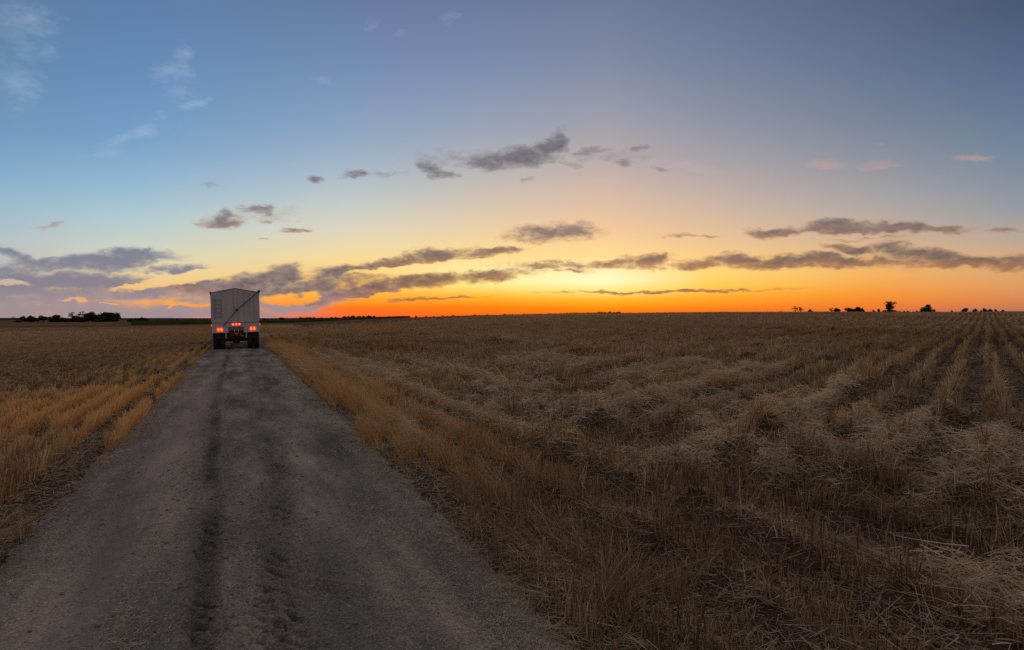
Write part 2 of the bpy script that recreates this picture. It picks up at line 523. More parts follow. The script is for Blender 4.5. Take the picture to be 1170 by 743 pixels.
# right stubble
def keepRa(x, y):
    r = np.hypot(x, y)
    k = lodp(r, 14, 1.4) * (x > XR + .06 + e_noise(y, 152)) * (zoneB(x, y) < .5)
    return k * (.25 + .75 * sstep(-.4, .1, fbm(x / .55, y / .55, 153, 2))) * (.6 + .4 * sstep(.1, .7, comb(x, y) + (x < 3)))
def keepRb(x, y):
    r = np.hypot(x, y)
    k = lodp(r, 14, 1.4) * (x > XR + .06) * (zoneB(x, y) >= .5)
    return k * (.25 + .75 * sstep(-.3, .15, fbm(x / .55, y / .55, 153, 2))) * (.15 + .85 * sstep(.15, .7, comb(x, y) + .2 * vnoise(x / 2, y / 2, 155)))
PA = row_points(XR, 14, 0, 170, .19, 125, 0.0, keepRa)
PB = row_points(-75, 75, -5, 190, .19, 125, A_H, keepRb)
hR = lambda x, y: .215 + .03 * vnoise(x / 2, y / 2, 154)
sr = join_blades('stubble_right', stubble_parts(PA, hR, .2, 'right') + stubble_parts(PB, hR, .2, 'right'), M_STUB)
sr.name = 'stubble'
tag(sr, 'brown cut stubble covering the wide field right of the dirt track', 'stubble', kind='stuff')

# ------------------------------------------------------------------ loose straw on the stubble
def scatter(n, rmin, rmax, expo=1.0):
    """random ground points in the view wedge; expo<2 puts more of them close"""
    t = rng.uniform(0, 1, n)
    r = (rmin ** (2 - expo) + t * (rmax ** (2 - expo) - rmin ** (2 - expo))) ** (1 / (2 - expo))
    a = rng.uniform(-R(43), R(43), n) + TH
    return r * np.sin(a), r * np.cos(a), r

x, y, r = scatter(1450000, 3.2, 120, 1.42)
w_ = windrow(x, y) * (.75 + .25 * sstep(-.3, .2, vnoise(x / .28, y / .28, 156)))
side = (x > XR + .12)
keep = (rng.uniform(0, 1, len(x)) < (.03 + .97 * w_ ** 1.3) * (1 - .78 * sstep(20, 48, np.hypot(x, y))) * np.where(side, 1, .0))
keep |= (x < XL - .25) & (rng.uniform(0, 1, len(x)) < .035 + .12 * sstep(8, 20, -x) )
x, y, r, w_ = x[keep], y[keep], r[keep], w_[keep]
n = len(x)
sc_ = (np.maximum(r, 7) / 7) ** .45
L = (.04 + rng.exponential(.05, n)).clip(0, .24) * sc_.clip(1, 1.6)
a = rng.uniform(0, 2 * np.pi, n)
el = rng.normal(.05, .42, n)
keep2 = (x < 0) | (comb(x, y) > .32) | (rng.uniform(0, 1, n) < .35) | (r < 11)
lift = np.where(x > 0, rng.uniform(.0, 1, n) ** .4 * (.07 + .21 * w_), rng.uniform(.02, .22, n))
base = np.stack([x, y, field_z(x, y) + lift], -1)
d = np.stack([np.cos(a) * np.cos(el), np.sin(a) * np.cos(el), np.sin(el)], -1)
tip = base + d * L[:, None]
base = base - d * L[:, None] * .3
bend = rng.normal(0, .22, (n, 3)) * L[:, None]; bend[:, 2] -= .18 * L
L = np.where(keep2, L, .02)
w = .0045 * rng.uniform(.4, 1.6, n) * (np.maximum(r, 6) / 6) ** .8
tint = (rng.normal(.45, .27, n) + .2 * fbm(x / 1.5, y / 1.5, 160, 2)).clip(0, 1)
tint = .36 + (tint - .36) * (1 - .6 * sstep(14, 50, r))
tint = tint + .14 * (x > 0) * (1 - sstep(12, 25, r))
gold = np.clip(.15 + rng.normal(0, .15, n) + np.where(x < 0, .3, 0), 0, 1)
q_ = r < 16
pl = [blades(base[q_], tip[q_], bend[q_], w[q_], 3, tint[q_], gold[q_]), blades(base[~q_], tip[~q_], bend[~q_], w[~q_], 1, tint[~q_], gold[~q_])]
# flat litter between the rows and spilling onto the edge of the track
x, y, r = scatter(360000, 3.0, 40, 1.2)
eo = .30 * rng.uniform(0, 1, len(x)) ** 2 + e_noise(y, 152)
k = ((x > XR - .12 + eo * .5) | (x < XL + .08 - eo * .5)) & (rng.uniform(0, 1, len(x)) < lodp(r, 12, .8))
x, y, r = x[k], y[k], r[k]; n = len(x)
a = rng.uniform(0, 2 * np.pi, n); L = rng.uniform(.03, .20, n)
base = np.stack([x, y, np.maximum(field_z(x, y), np.where((x > XL - .5) & (x < XR + .5), road_z(x, y), -9)) + rng.uniform(.003, .03, n)], -1)
tip = base + np.stack([np.cos(a) * L, np.sin(a) * L, rng.normal(.0, .12, n) * L + .005], -1)
pl.append(blades(base, tip, rng.normal(0, .12, (n, 3)) * L[:, None], .0042 * rng.uniform(.6, 1.5, n) * (np.maximum(r, 6) / 6) ** .8, 1,
                 rng.normal(.36, .22, n).clip(0, 1), np.full(n, .15), face=np.stack([rng.normal(0, .4, n), rng.normal(0, .4, n), np.ones(n)], -1)))
lo = join_blades('loose_straw', pl, M_LOOSE)
tag(lo, 'pale loose straw lying in tangled windrows over the stubble', 'straw', kind='stuff')

# ------------------------------------------------------------------ taller dry grass along the track edge and in tufts
def tufts(cx, cy, per, hh, spread, goldv, lean_out):
    n = len(cx) * per
    X = np.repeat(cx, per) + rng.normal(0, 1, n) * np.repeat(spread, per)
    Y = np.repeat(cy, per) + rng.normal(0, 1, n) * np.repeat(spread, per)
    h = np.repeat(hh, per) * rng.uniform(.45, 1.15, n)
    r = np.hypot(X, Y)
    base = np.stack([X, Y, np.maximum(field_z(X, Y), terrain(X, Y)) - .01], -1)
    ln = rng.normal(0, .16, (n, 2)) + np.repeat(lean_out, per, axis=0)
    tip = base + np.stack([ln[:, 0] * h, ln[:, 1] * h, h], -1)
    bend = np.stack([rng.normal(0, .22, n), rng.normal(0, .22, n), -rng.uniform(0, .25, n)], -1) * h[:, None]
    bend[:, :2] += ln * h[:, None] * 1.2
    w = .0034 * rng.uniform(.6, 1.4, n) * (np.maximum(r, 6) / 6) ** .8
    tint = rng.normal(.45, .2, n).clip(0, 1)
    gold = (np.repeat(goldv, per) + rng.normal(0, .15, n)).clip(0, 1)
    return blades(base, tip, bend, w, 4, tint, gold)

parts = []
m = 900
cy = rng.uniform(0, 1, m) ** 1.5 * 42 + 3.4
cx = XR + .18 + np.abs(rng.normal(0, .45, m)) + e_noise(cy, 152)
dn = sstep(-.35, .35, vnoise(cx / .4, cy / .9, 170) + .1)
k = rng.uniform(0, 1, m) < (.25 + .75 * dn) * (.30 + .70 * sstep(5, 9, cy))
cx, cy = cx[k], cy[k]
hh = .30 * rng.uniform(.7, 1.25, len(cx)) * (1 + .25 * sstep(8, 14, cy))
lean = np.stack([rng.normal(-.06, .14, len(cx)), rng.normal(0, .12, len(cx))], -1)
parts.append(tufts(cx, cy, 34, hh, .05 + 0 * cx, .12 + .6 * sstep(6, 9, cy), lean))
# left edge straggle
m = 110
cy = rng.uniform(0, 1, m) ** 1.6 * 34 + 3.6
cx = XL - .10 - np.abs(rng.normal(0, .16, m)) + e_noise(cy, 150)
parts.append(tufts(cx, cy, 16, .22 * rng.uniform(.6, 1.2, m), .05 + 0 * cx, .3 + 0 * cx,
                   np.stack([rng.normal(.25, .25, m), rng.normal(0, .2, m)], -1)))
# fluffy tufts through the right field
x, y, r = scatter(9000, 3.6, 60, 1.1)
k = (x > XR + .5) & (fbm(x / .9, y / .9, 175, 3) > .12) & (comb(x, y) > .55)
x, y = x[k], y[k]
rr_ = np.hypot(x, y)
parts.append(tufts(x, y, 13, .21 * rng.uniform(.7, 1.25, len(x)), .05 + .0015 * rr_, .12 + 0 * x,
                   rng.normal(0, .2, (len(x), 2))))
gr = join_blades('dry_grass', parts, M_GRASS)
tag(gr, 'wispy dry straw tufts fringing the dirt track and dotting the stubble', 'dry grass', kind='stuff')

# ------------------------------------------------------------------ chaff and straw bits on the track
n = 420000
y = 3.2 + rng.uniform(0, 1, n) ** 2.0 * 30
x = rng.uniform(XL - .1, XR + .15, n)
l, r_ = rut_c(y)
edge = sstep(.35, .0, 0 * x)
p = .05 + .9 * sstep(.75, 1.5, x + .25 * fbm(x / .5, y / 1.2, 181, 2)) + .55 * sstep(1.0, 1.5, -x) \
    + .75 * np.exp(-((x + .58 + .03 * y * 0) / .16) ** 2) * (1 - sstep(6, 12, y)) + .22 * np.exp(-((x - .02) / .16) ** 2)
p *= sstep(-.5, .3, fbm(x / .25, y / .35, 182, 3) + .15)
p *= 1 - .8 * np.exp(-((x + .95) / .2) ** 4)
k = rng.uniform(0, 1, n) < p
x, y = x[k], y[k]; n = len(x)
zr = np.maximum(road_z(x, y), field_z(x, y))
a = rng.uniform(0, 2 * np.pi, n); L = rng.exponential(.013, n).clip(.006, .09) * (np.maximum(y, 6) / 6) ** .4
el = rng.normal(.05, .2, n)
base = np.stack([x, y, zr + rng.uniform(.002, .010, n)], -1)
tip = base + np.stack([np.cos(a) * L, np.sin(a) * L, np.abs(np.sin(el)) * L], -1)
bend = rng.normal(0, .12, (n, 3)) * L[:, None]; bend[:, 2] = np.abs(bend[:, 2])
ww = rng.uniform(.0012, .0034, n) * (np.maximum(y, 5) / 5) ** .8
ch = join_blades('chaff', [blades(base, tip, bend, ww, 2, rng.normal(.66, .3, n).clip(0, 1), np.full(n, .0),
                 face=np.stack([rng.normal(0, .3, n), rng.normal(0, .3, n), np.ones(n)], -1))], M_LOOSE)
tag(ch, 'short bits of straw and chaff strewn over the dirt track', 'chaff', kind='stuff')

# clods
n = 6500
y = 3.2 + rng.uniform(0, 1, n) ** 1.6 * 20
l, r_ = rut_c(y)
pick = rng.uniform(0, 1, n)
x = np.where(pick < .28, l + rng.normal(0, .20, n), np.where(pick < .55, r_ + rng.normal(0, .24, n), rng.uniform(XL, XR, n)))
s = (rng.exponential(.004, n) + .0025).clip(0, .017)
ico = [(0, 0, 1), (.89, 0, .45), (.28, .85, .45), (-.72, .53, .45), (-.72, -.53, .45), (.28, -.85, .45),
       (.72, .53, -.45), (-.28, .85, -.45), (-.89, 0, -.45), (-.28, -.85, -.45), (.72, -.53, -.45), (0, 0, -1)]
icf = [(0,1,2),(0,2,3),(0,3,4),(0,4,5),(0,5,1),(1,6,2),(2,7,3),(3,8,4),(4,9,5),(5,10,1),(6,7,2),(7,8,3),(8,9,4),(9,10,5),(10,6,1),(11,7,6),(11,8,7),(11,9,8),(11,10,9),(11,6,10)]
I = np.array(ico); 
Vc = I[None] * s[:, None, None] * rng.uniform(.55, 1.25, (n, 12, 1)) * np.array([1.2, 1, .7])
ang = rng.uniform(0, 6.28, n); ca_, sa_ = np.cos(ang)[:, None], np.sin(ang)[:, None]
Vx = Vc[..., 0] * ca_ - Vc[..., 1] * sa_; Vy = Vc[..., 0] * sa_ + Vc[..., 1] * ca_
Vc = np.stack([Vx + x[:, None], Vy + y[:, None], Vc[..., 2] + road_z(x, y)[:, None] + s[:, None] * .25], -1)
Fc = (np.arange(n) * 12)[:, None, None] + np.array(icf)[None]
cl = np_mesh('soil_clods', Vc.reshape(-1, 3), Fc.ravel(), np.full(n * 20, 3), M_CLOD)
cl.name = 'loose_soil'
tag(cl, 'small dark clods of soil crumbled along the wheel ruts', 'soil', kind='stuff')

# ------------------------------------------------------------------ green crop beyond the stubble
def cam_pt(xpx, D):
    """ground point at forward distance D under photo column xpx"""
    u = (xpx - 585) / FPX * D
    x = u * CT + D * ST; y = -u * ST + D * CT
    return x, y

def crop_sheet():
    nx, nyy = 160, 60
    V = []
    t = np.linspace(0, 1, nx); s = np.linspace(0, 1, nyy)
    T, S = np.meshgrid(t, s)
    xp = 149 + (470 - 149) * T
    Dn = 218 + 30 * T + 120 * T ** 3
    D = Dn + (900 - Dn) * S ** 2
    u = (xp - 585) / FPX * D
    x = u * CT + D * ST; y = -u * ST + D * CT
    top = terrain(x, y) + .85 + .12 * fbm(x / 3, y / 3, 191, 3)
    edge = (S == 0) | (T == 0) | (T == 1) | (S == 1)
    z = np.where(edge, terrain(x, y) - .3, top)
    V = np.stack([x, y, z], -1).reshape(-1, 3)
    i, j = np.meshgrid(np.arange(nyy - 1), np.arange(nx - 1), indexing='ij')
    q = np.stack([i * nx + j, i * nx + j + 1, (i + 1) * nx + j + 1, (i + 1) * nx + j], -1).reshape(-1, 4)
    o = np_mesh('green_crop', V, q.ravel(), np.full(len(q), 4), M_CROP, smooth=True)
    tag(o, 'low green crop standing in a strip beyond the stubble behind the truck', 'crop', kind='stuff')
crop_sheet()

# far low hills
def hills():
    nx = 240
    t = np.linspace(-55, 60, nx)
    rows = []
    for k, (D, f) in enumerate(((5200, 0), (6000, 1), (7400, .6), (8600, 0))):
        a = np.radians(t) + TH
        h = (11 + 7 * fbm(t / 7., t * 0, 201, 4) + 8 * sstep(-20, -40, t)) * f
        rows.append(np.stack([D * np.sin(a), D * np.cos(a), h - 3 * (f == 0)], -1))
    V = np.concatenate(rows)
    i, j = np.meshgrid(np.arange(3), np.arange(nx - 1), indexing='ij')
    q = np.stack([i * nx + j, i * nx + j + 1, (i + 1) * nx + j + 1, (i + 1) * nx + j], -1).reshape(-1, 4)
    o = np_mesh('hills', V, q.ravel(), np.full(len(q), 4), M_HILL, smooth=True)
    tag(o, kind='structure')
hills()

# ------------------------------------------------------------------ trees
def leaf_cloud(lobes, n, size, seed, gap=0.0):
    """leaf clumps spread through the volume of several lobes; unit tree: height about 1"""
    rg = np.random.default_rng(seed)
    vol = np.array([l[3] * l[4] * l[5] for l in lobes]); vol = vol / vol.sum()
    out = []
    for (cx, cy, cz, rx, ry, rz), v in zip(lobes, vol):
        k = max(6, int(n * v))
        d = rg.normal(0, 1, (k, 3)); d /= np.linalg.norm(d, axis=1, keepdims=True)
        rad = rg.uniform(.25, 1.0, k) ** .5 * rg.uniform(.85, 1.12, k)
        out.append(np.array([cx, cy, cz]) + d * rad[:, None] * np.array([rx, ry, rz]))
    P = np.concatenate(out)
    n = len(P)
    a = rg.normal(0, 1, (n, 3)); a /= np.linalg.norm(a, axis=1, keepdims=True)
    b = np.cross(a, rg.normal(0, 1, (n, 3))); b /= np.linalg.norm(b, axis=1, keepdims=True)
    s = size * rg.uniform(.5, 1.4, (n, 1))
    V = np.stack([P - a * s, P + b * s * .7, P + a * s, P - b * s * .7], 1).reshape(-1, 3)
    F = np.arange(4 * n)
    return V, F, n

def tube(bm, p0, p1, r0, r1, seg=6):
    p0 = Vector(p0); p1 = Vector(p1); d = (p1 - p0).normalized()
    s = d.orthogonal().normalized(); t = d.cross(s)
    a = [bm.verts.new(p0 + (s * math.cos(2 * math.pi * k / seg) + t * math.sin(2 * math.pi * k / seg)) * r0) for k in range(seg)]
    b = [bm.verts.new(p1 + (s * math.cos(2 * math.pi * k / seg) + t * math.sin(2 * math.pi * k / seg)) * r1) for k in range(seg)]
    for k in range(seg):
        bm.faces.new((a[k], a[(k + 1) % seg], b[(k + 1) % seg], b[k]))
    bm.faces.new(a[::-1]); bm.faces.new(b)

def bm_obj(name, bm, mat, parent=None, smooth=False):
    bmesh.ops.recalc_face_normals(bm, faces=bm.faces)
    me = bpy.data.meshes.new(name)
    bm.to_mesh(me); bm.free()
    if smooth:
        for p in me.polygons: p.use_smooth = True
    me.materials.append(mat)
    o = bpy.data.objects.new(name, me); COL.objects.link(o)
    if parent: o.parent = parent
    return o

def tree_proto(kind, seed):
    rd = random.Random(seed)
    lobes = []
    if kind == 'round':
        for k in range(9):
            a = rd.uniform(0, 6.28); q = rd.uniform(.05, .30)
            lobes.append((q * math.cos(a), q * math.sin(a), rd.uniform(.34, .74), rd.uniform(.16, .26), rd.uniform(.16, .26), rd.uniform(.15, .24)))
        n, size = 1500, .05
    elif kind == 'bush':
        for k in range(10):
            a = rd.uniform(0, 6.28); q = rd.uniform(.1, .62)
            lobes.append((q * math.cos(a), q * math.sin(a) * .6, rd.uniform(.2, .72 - .45 * q), rd.uniform(.2, .32), rd.uniform(.2, .3), rd.uniform(.2, .28)))
        n, size = 1600, .06
    elif kind == 'airy':
        for k in range(8):
            a = rd.uniform(0, 6.28); q = rd.uniform(.12, .42)
            lobes.append((q * math.cos(a), q * math.sin(a), rd.uniform(.55, .92), rd.uniform(.08, .15), rd.uniform(.08, .15), rd.uniform(.05, .1)))
        lobes.append((0, 0, .15, .35, .3, .13))
        n, size = 620, .036
    elif kind == 'wide':
        for k in range(8):
            a = rd.uniform(0, 6.28); q = rd.uniform(0, .22)
            lobes.append((q * math.cos(a), q * math.sin(a), rd.uniform(.35, .80), rd.uniform(.14, .24), rd.uniform(.14, .24), rd.uniform(.12, .2)))
        lobes += [(0, 0, .26, .2, .2, .16), (.05, 0, .42, .22, .2, .14), (-.08, 0, .62, .24, .2, .16), (.1, 0, .74, .24, .2, .14), (-.12, 0, .90, .20, .2, .07), (.12, 0, .92, .22, .2, .06), (.54, .05, .86, .19, .12, .09), (.36, 0, .74, .08, .08, .10), (.52, 0, .62, .05, .05, .12),
                  (-.3, 0, .13, .35, .3, .15), (.3, 0, .14, .38, .3, .16), (-.42, 0, .82, .05, .05, .04)]
        n, size = 2200, .042
    else:   # pyramid thicket
        lobes = [(0, 0, .45, .32, .3, .42), (.05, 0, .75, .2, .2, .24), (-.42, 0, .34, .26, .25, .32), (.4, 0, .22, .32, .3, .22), (-.75, 0, .12, .2, .2, .12), (.75, 0, .08, .22, .2, .1), (-.15, 0, .3, .4, .3, .3)]
        n, size = 1900, .05
    V, F, nn = leaf_cloud(lobes, n, size, seed)
    me = bpy.data.meshes.new('crown_' + kind)
    me.vertices.add(len(V)); me.vertices.foreach_set('co', V.astype(np.float32).ravel())
    me.loops.add(len(F)); me.loops.foreach_set('vertex_index', F.astype(np.int32))
    me.polygons.add(nn); me.polygons.foreach_set('loop_start', np.arange(nn, dtype=np.int32) * 4)
    me.update(calc_edges=True); me.materials.append(M_LEAF)
    bm = bmesh.new()
    ht = {'round': .55, 'bush': .4, 'airy': .6, 'wide': .6, 'pyramid': .55}[kind]
    tube(bm, (0, 0, -.05), (rd.uniform(-.03, .03), 0, ht * .5), .034, .026)
    tube(bm, (0, 0, ht * .45), (.04, 0, ht), .026, .012)
    for (cx, cy, cz, *_q) in lobes:
        if cz > ht * .5:
            tube(bm, (0, 0, ht * rd.uniform(.3, .7)), (cx, cy, cz), .014, .004, 5)
    if kind == 'airy':
        for k in range(16):
            a = rd.uniform(0, 6.28); z0 = rd.uniform(.4, .75)
            tube(bm, (.2 * math.cos(a), .2 * math.sin(a), z0), (.45 * math.cos(a), .4 * math.sin(a), z0 + rd.uniform(.1, .28)), .007, .003, 4)
    bmesh.ops.recalc_face_normals(bm, faces=bm.faces)
    mt = bpy.data.meshes.new('trunk_' + kind); bm.to_mesh(mt); bm.free(); mt.materials.append(M_BARK)
    return me, mt

PROTO = {(k, s): tree_proto(k, 300 + 7 * s + len(k)) for k in ('round', 'bush', 'airy', 'wide', 'pyramid') for s in (0, 1)}
def place_tree(kind, var, xpx, wpx, hpx, D, label, name='tree', cat='tree', group=None, hide=0.0, ry=None):
    me, mt = PROTO[(kind, var)]
    x, y = cam_pt(xpx, D)
    z = float(terrain(np.array([x]), np.array([y]))[0])
    o = bpy.data.objects.new(name, None); COL.objects.link(o)
    o.empty_display_size = 1
    hm = hpx / FPX * D * 1.18 + hide
    natural = {'round': .95, 'bush': 1.6, 'airy': .95, 'wide': 1.25, 'pyramid': 1.9}[kind]
    wm = 1.22 * wpx / FPX * D / natural
    o.location = (x, y, z - .05)
    o.rotation_euler = (0, 0, (-TH if kind in ('wide', 'pyramid') else random.uniform(0, 6.28)) if ry is None else ry)
    o.scale = (wm, wm, hm)
    for nm, m_ in (('crown', me), ('trunk', mt)):
        c = bpy.data.objects.new(nm, m_); COL.objects.link(c); c.parent = o
    tag(o, label, cat, group)
    return o

GL = 'trees of the dark grove on the left horizon'
for a in [
    ('airy', 0, 20, 9.9, 5.3, 470, 'small open-crowned tree, leftmost of the dark grove on the left horizon'),
    ('round', 0, 25, 6.6, 6.0, 480, 'narrow dark tree just right of the leftmost small tree on the left horizon'),
    ('bush', 0, 35.5, 14.3, 7.7, 470, 'domed dark tree standing alone in a gap, second clump from the left edge'),
    ('round', 1, 44, 5.5, 3.8, 480, 'smallest rounded tree in the gap between domed tree and the long grove'),
    ('round', 0, 50, 8.8, 6.2, 475, 'rounded tree beside the smallest tree, just left of the long grove'),
    ('bush', 1, 60, 16.5, 6.2, 470, 'low bushy tree at the left end of the long dark grove'),
    ('round', 1, 67, 10, 7.2, 465, 'rounded tree with a raised crown near the left end of the long grove'),
    ('bush', 0, 75, 16, 5.8, 468, 'low dark bush filling the grove left of the twiggy treetops'),
    ('airy', 1, 84, 10, 9.0, 465, 'sparse tree with bare twigs showing, left one of the grove top'),
    ('bush', 1, 88, 16, 6.8, 462, 'dark bush below the bare twiggy treetops of the grove'),
    ('airy', 0, 93, 9, 10.0, 468, 'sparse twiggy tree rising above the middle of the long grove'),
    ('round', 0, 101, 12, 9.6, 466, 'tall dense tree right of the twiggy treetops in the grove'),
    ('bush', 0, 108, 20, 10.6, 470, 'broad tall dense tree at the highest part of the long grove'),
    ('bush', 1, 119, 22, 10.0, 466, 'broad dense tree right of the highest part of the grove'),
    ('round', 1, 127, 13, 9.2, 470, 'rounded dense tree second from the right end of the long grove'),
    ('round', 0, 132, 11, 8.8, 464, 'dense rounded tree ending the long grove at its right'),
    ('bush', 0, 126, 22, 5.5, 455, 'low dark undergrowth bush in front of the right end of the grove'),
    ('bush', 1, 155, 14, 4.2, 440, 'low left half of the lone dark thicket right of the grove'),
    ('bush', 0, 164, 14, 5.4, 440, 'taller right half of the lone dark thicket right of the grove'),
]:
    k, v, xp, w, h, D, lb = a
    w *= 1.12; h *= 1.14
    place_tree(k, v, xp, w, h, D, lb, group=GL if xp < 140 else None)

GR = 'trees along the right horizon'
for a in [
    ('airy', 0, 909, 7, 6.2, 'thin tree with open crown, leftmost of the trees on the right horizon'),
    ('airy', 1, 915, 9, 5.0, 'short spreading tree beside the leftmost thin tree on the right horizon'),
    ('bush', 0, 926, 7, 4.2, 'small rounded bush right of the two leftmost open trees'),
    ('airy', 1, 951, 7, 4.2, 'small see-through tree left of the broad low thicket'),
    ('round', 0, 957, 8, 4.2, 'small dense tree beside the see-through tree on the right horizon'),
    ('bush', 1, 970, 17, 5.2, 'lower left part of the broad thicket left of the tallest tree'),
    ('bush', 0, 983, 18, 6.8, 'higher right part of the broad thicket left of the tallest tree'),
    ('bush', 1, 998, 4, 2.2, 'tiny bush between the broad thicket and the tallest tree'),
    ('round', 1, 1004.5, 3.5, 2.8, 'tiny round tree just left of the tallest tree on the right'),
    ('wide', 0, 1016, 14, 9.8, 'tallest tree on the right horizon with flat top and one side limb'),
    ('pyramid', 0, 1060, 20, 7.2, 'pointed thicket rising to a peak, right of the tallest tree'),
    ('bush', 0, 1088, 3.5, 2.2, 'tiny bush between the pointed thicket and the row of round bushes'),
    ('bush', 1, 1103, 11, 4.2, 'widest of the round dark bushes near the right edge'),
    ('bush', 0, 1113, 8, 3.9, 'rounded bush just right of the widest bush near the right edge'),
    ('bush', 1, 1124.5, 7.5, 3.8, 'left one of two touching round bushes near the right edge'),
    ('bush', 0, 1130.5, 7.5, 3.6, 'right one of two touching round bushes near the right edge'),
    ('bush', 1, 1137.5, 5, 2.9, 'small round bush, second from the right on the horizon'),
    ('bush', 0, 1146.5, 5, 2.7, 'small round bush, rightmost on the horizon'),
]:
    k, v, xp, w, h, lb = a
    place_tree(k, v, xp, w, h, 290 + (xp % 7) * 3, lb, group=GR, hide=1.0)

# far tiny trees on the horizon line: nothing tells them apart
def far_row(x0, x1, step, h0, h1, D, label, group, wf=2.2):
    x = x0
    while x < x1:
        h = random.uniform(h0, h1)
        place_tree('bush' if random.random() < .7 else 'round', random.choice((0, 1)), x, max(2.5, h * wf * random.uniform(.8, 1.3)), h, D + random.uniform(-20, 20), label, name='distant_tree', group=group, hide=.9)
        x += step * random.uniform(.6, 1.5)
far_row(181, 238, 4.6, 1.3, 2.4, 620, 'tiny far tree on the skyline left of the truck, past the green crop', 'far trees left of the truck')
far_row(302, 390, 4.8, 1.4, 2.6, 620, 'tiny far tree on the skyline just right of the truck', 'far trees right of the truck')
far_row(392, 429, 3.0, 2.6, 3.0, 640, 'tiny tree in the even dark belt under the orange sky', 'far dark tree belt', 1.9)
far_row(434, 600, 7.5, 1.2, 2.2, 600, 'tiny far tree on the low skyline left of the brightest glow', 'far trees left of the glow')
far_row(672, 706, 3.2, 1.6, 2.4, 330, 'tiny tree of the low clump beneath the brightest glow', 'far clump beneath the glow')
far_row(712, 900, 15, .9, 1.7, 330, 'tiny far bush on the skyline between glow and right-hand trees', 'far bushes right of the glow')
far_row(1028, 1050, 5, 1.0, 1.6, 300, 'tiny bush between the tallest tree and the pointed thicket', 'tiny bushes by the tallest tree')

# ------------------------------------------------------------------ grain truck
M_WHITE, nt, b = new_mat('white_box_paint')
tc = N(nt, 'ShaderNodeTexCoord')
mp = N(nt, 'ShaderNodeMapping'); mp.inputs['Scale'].default_value = (1.6, 1.6, .5)
nt.links.new(tc.outputs['Object'], mp.inputs['Vector'])
n1 = noise_node(nt, 1.5, 6, .65, mp.outputs['Vector'])
r1 = ramp(nt, [(.3, (.50, .51, .52)), (.5, (.57, .58, .59)), (.75, (.62, .63, .64))])
nt.links.new(n1.outputs['Fac'], r1.inputs['Fac']); nt.links.new(r1.outputs['Color'], b.inputs['Base Color'])
b.inputs['Roughness'].default_value = .45
M_BUMP = plain('bumper_paint', (.62, .58, .58), .4, 0, 3, .12)
M_FRAME = plain('red_brown_frame', (.10, .022, .018), .6, 0, 4, .3)
M_DARK = plain('dark_rod', (.03, .03, .032), .5, .3, 4, .3)
M_PLATE = plain('dull_plate', (.22, .21, .21), .5, .4, 4, .2)
M_CHROME = plain('bright_metal', (.6, .6, .6), .3, .9, 4, .1)
M_TYRE = plain('tyre_rubber', (.02, .02, .022), .8, 0, 20, .3)
M_TARP = plain('tarp', (.30, .31, .33), .7, 0, 4, .15)
M_SEAM = plain('panel_seam', (.43, .425, .42), .6, 0, 3, .2)
M_RED = plain('red_lens', (.5, .01, .005), .3, 0, 3, .1, (1, .02, .012), 1.6)
M_HOT = plain('lit_bulb', (.8, .3, .1), .3, 0, 3, .1, (1, .17, .04), 3.0)
M_CAB = plain('cab_paint', (.35, .03, .02), .35, 0, 3, .1)
M_GLASS = plain('dark_glass', (.02, .025, .03), .08, 0, 3, .1)

def box(bm, x0, x1, y0, y1, z0, z1, bev=0):
    r_ = bmesh.ops.create_cube(bm, size=1, matrix=Matrix.Translation(((x0 + x1) / 2, (y0 + y1) / 2, (z0 + z1) / 2)) @ Matrix.Diagonal((x1 - x0, y1 - y0, z1 - z0, 1)))
    if bev:
        es = list({e for v in r_['verts'] for e in v.link_edges})
        bmesh.ops.bevel(bm, geom=es, offset=bev, segments=2, affect='EDGES')

def empty(name, loc, rot=(0, 0, 0)):
    o = bpy.data.objects.new(name, None); COL.objects.link(o)
    o.location = loc; o.rotation_euler = rot
    return o

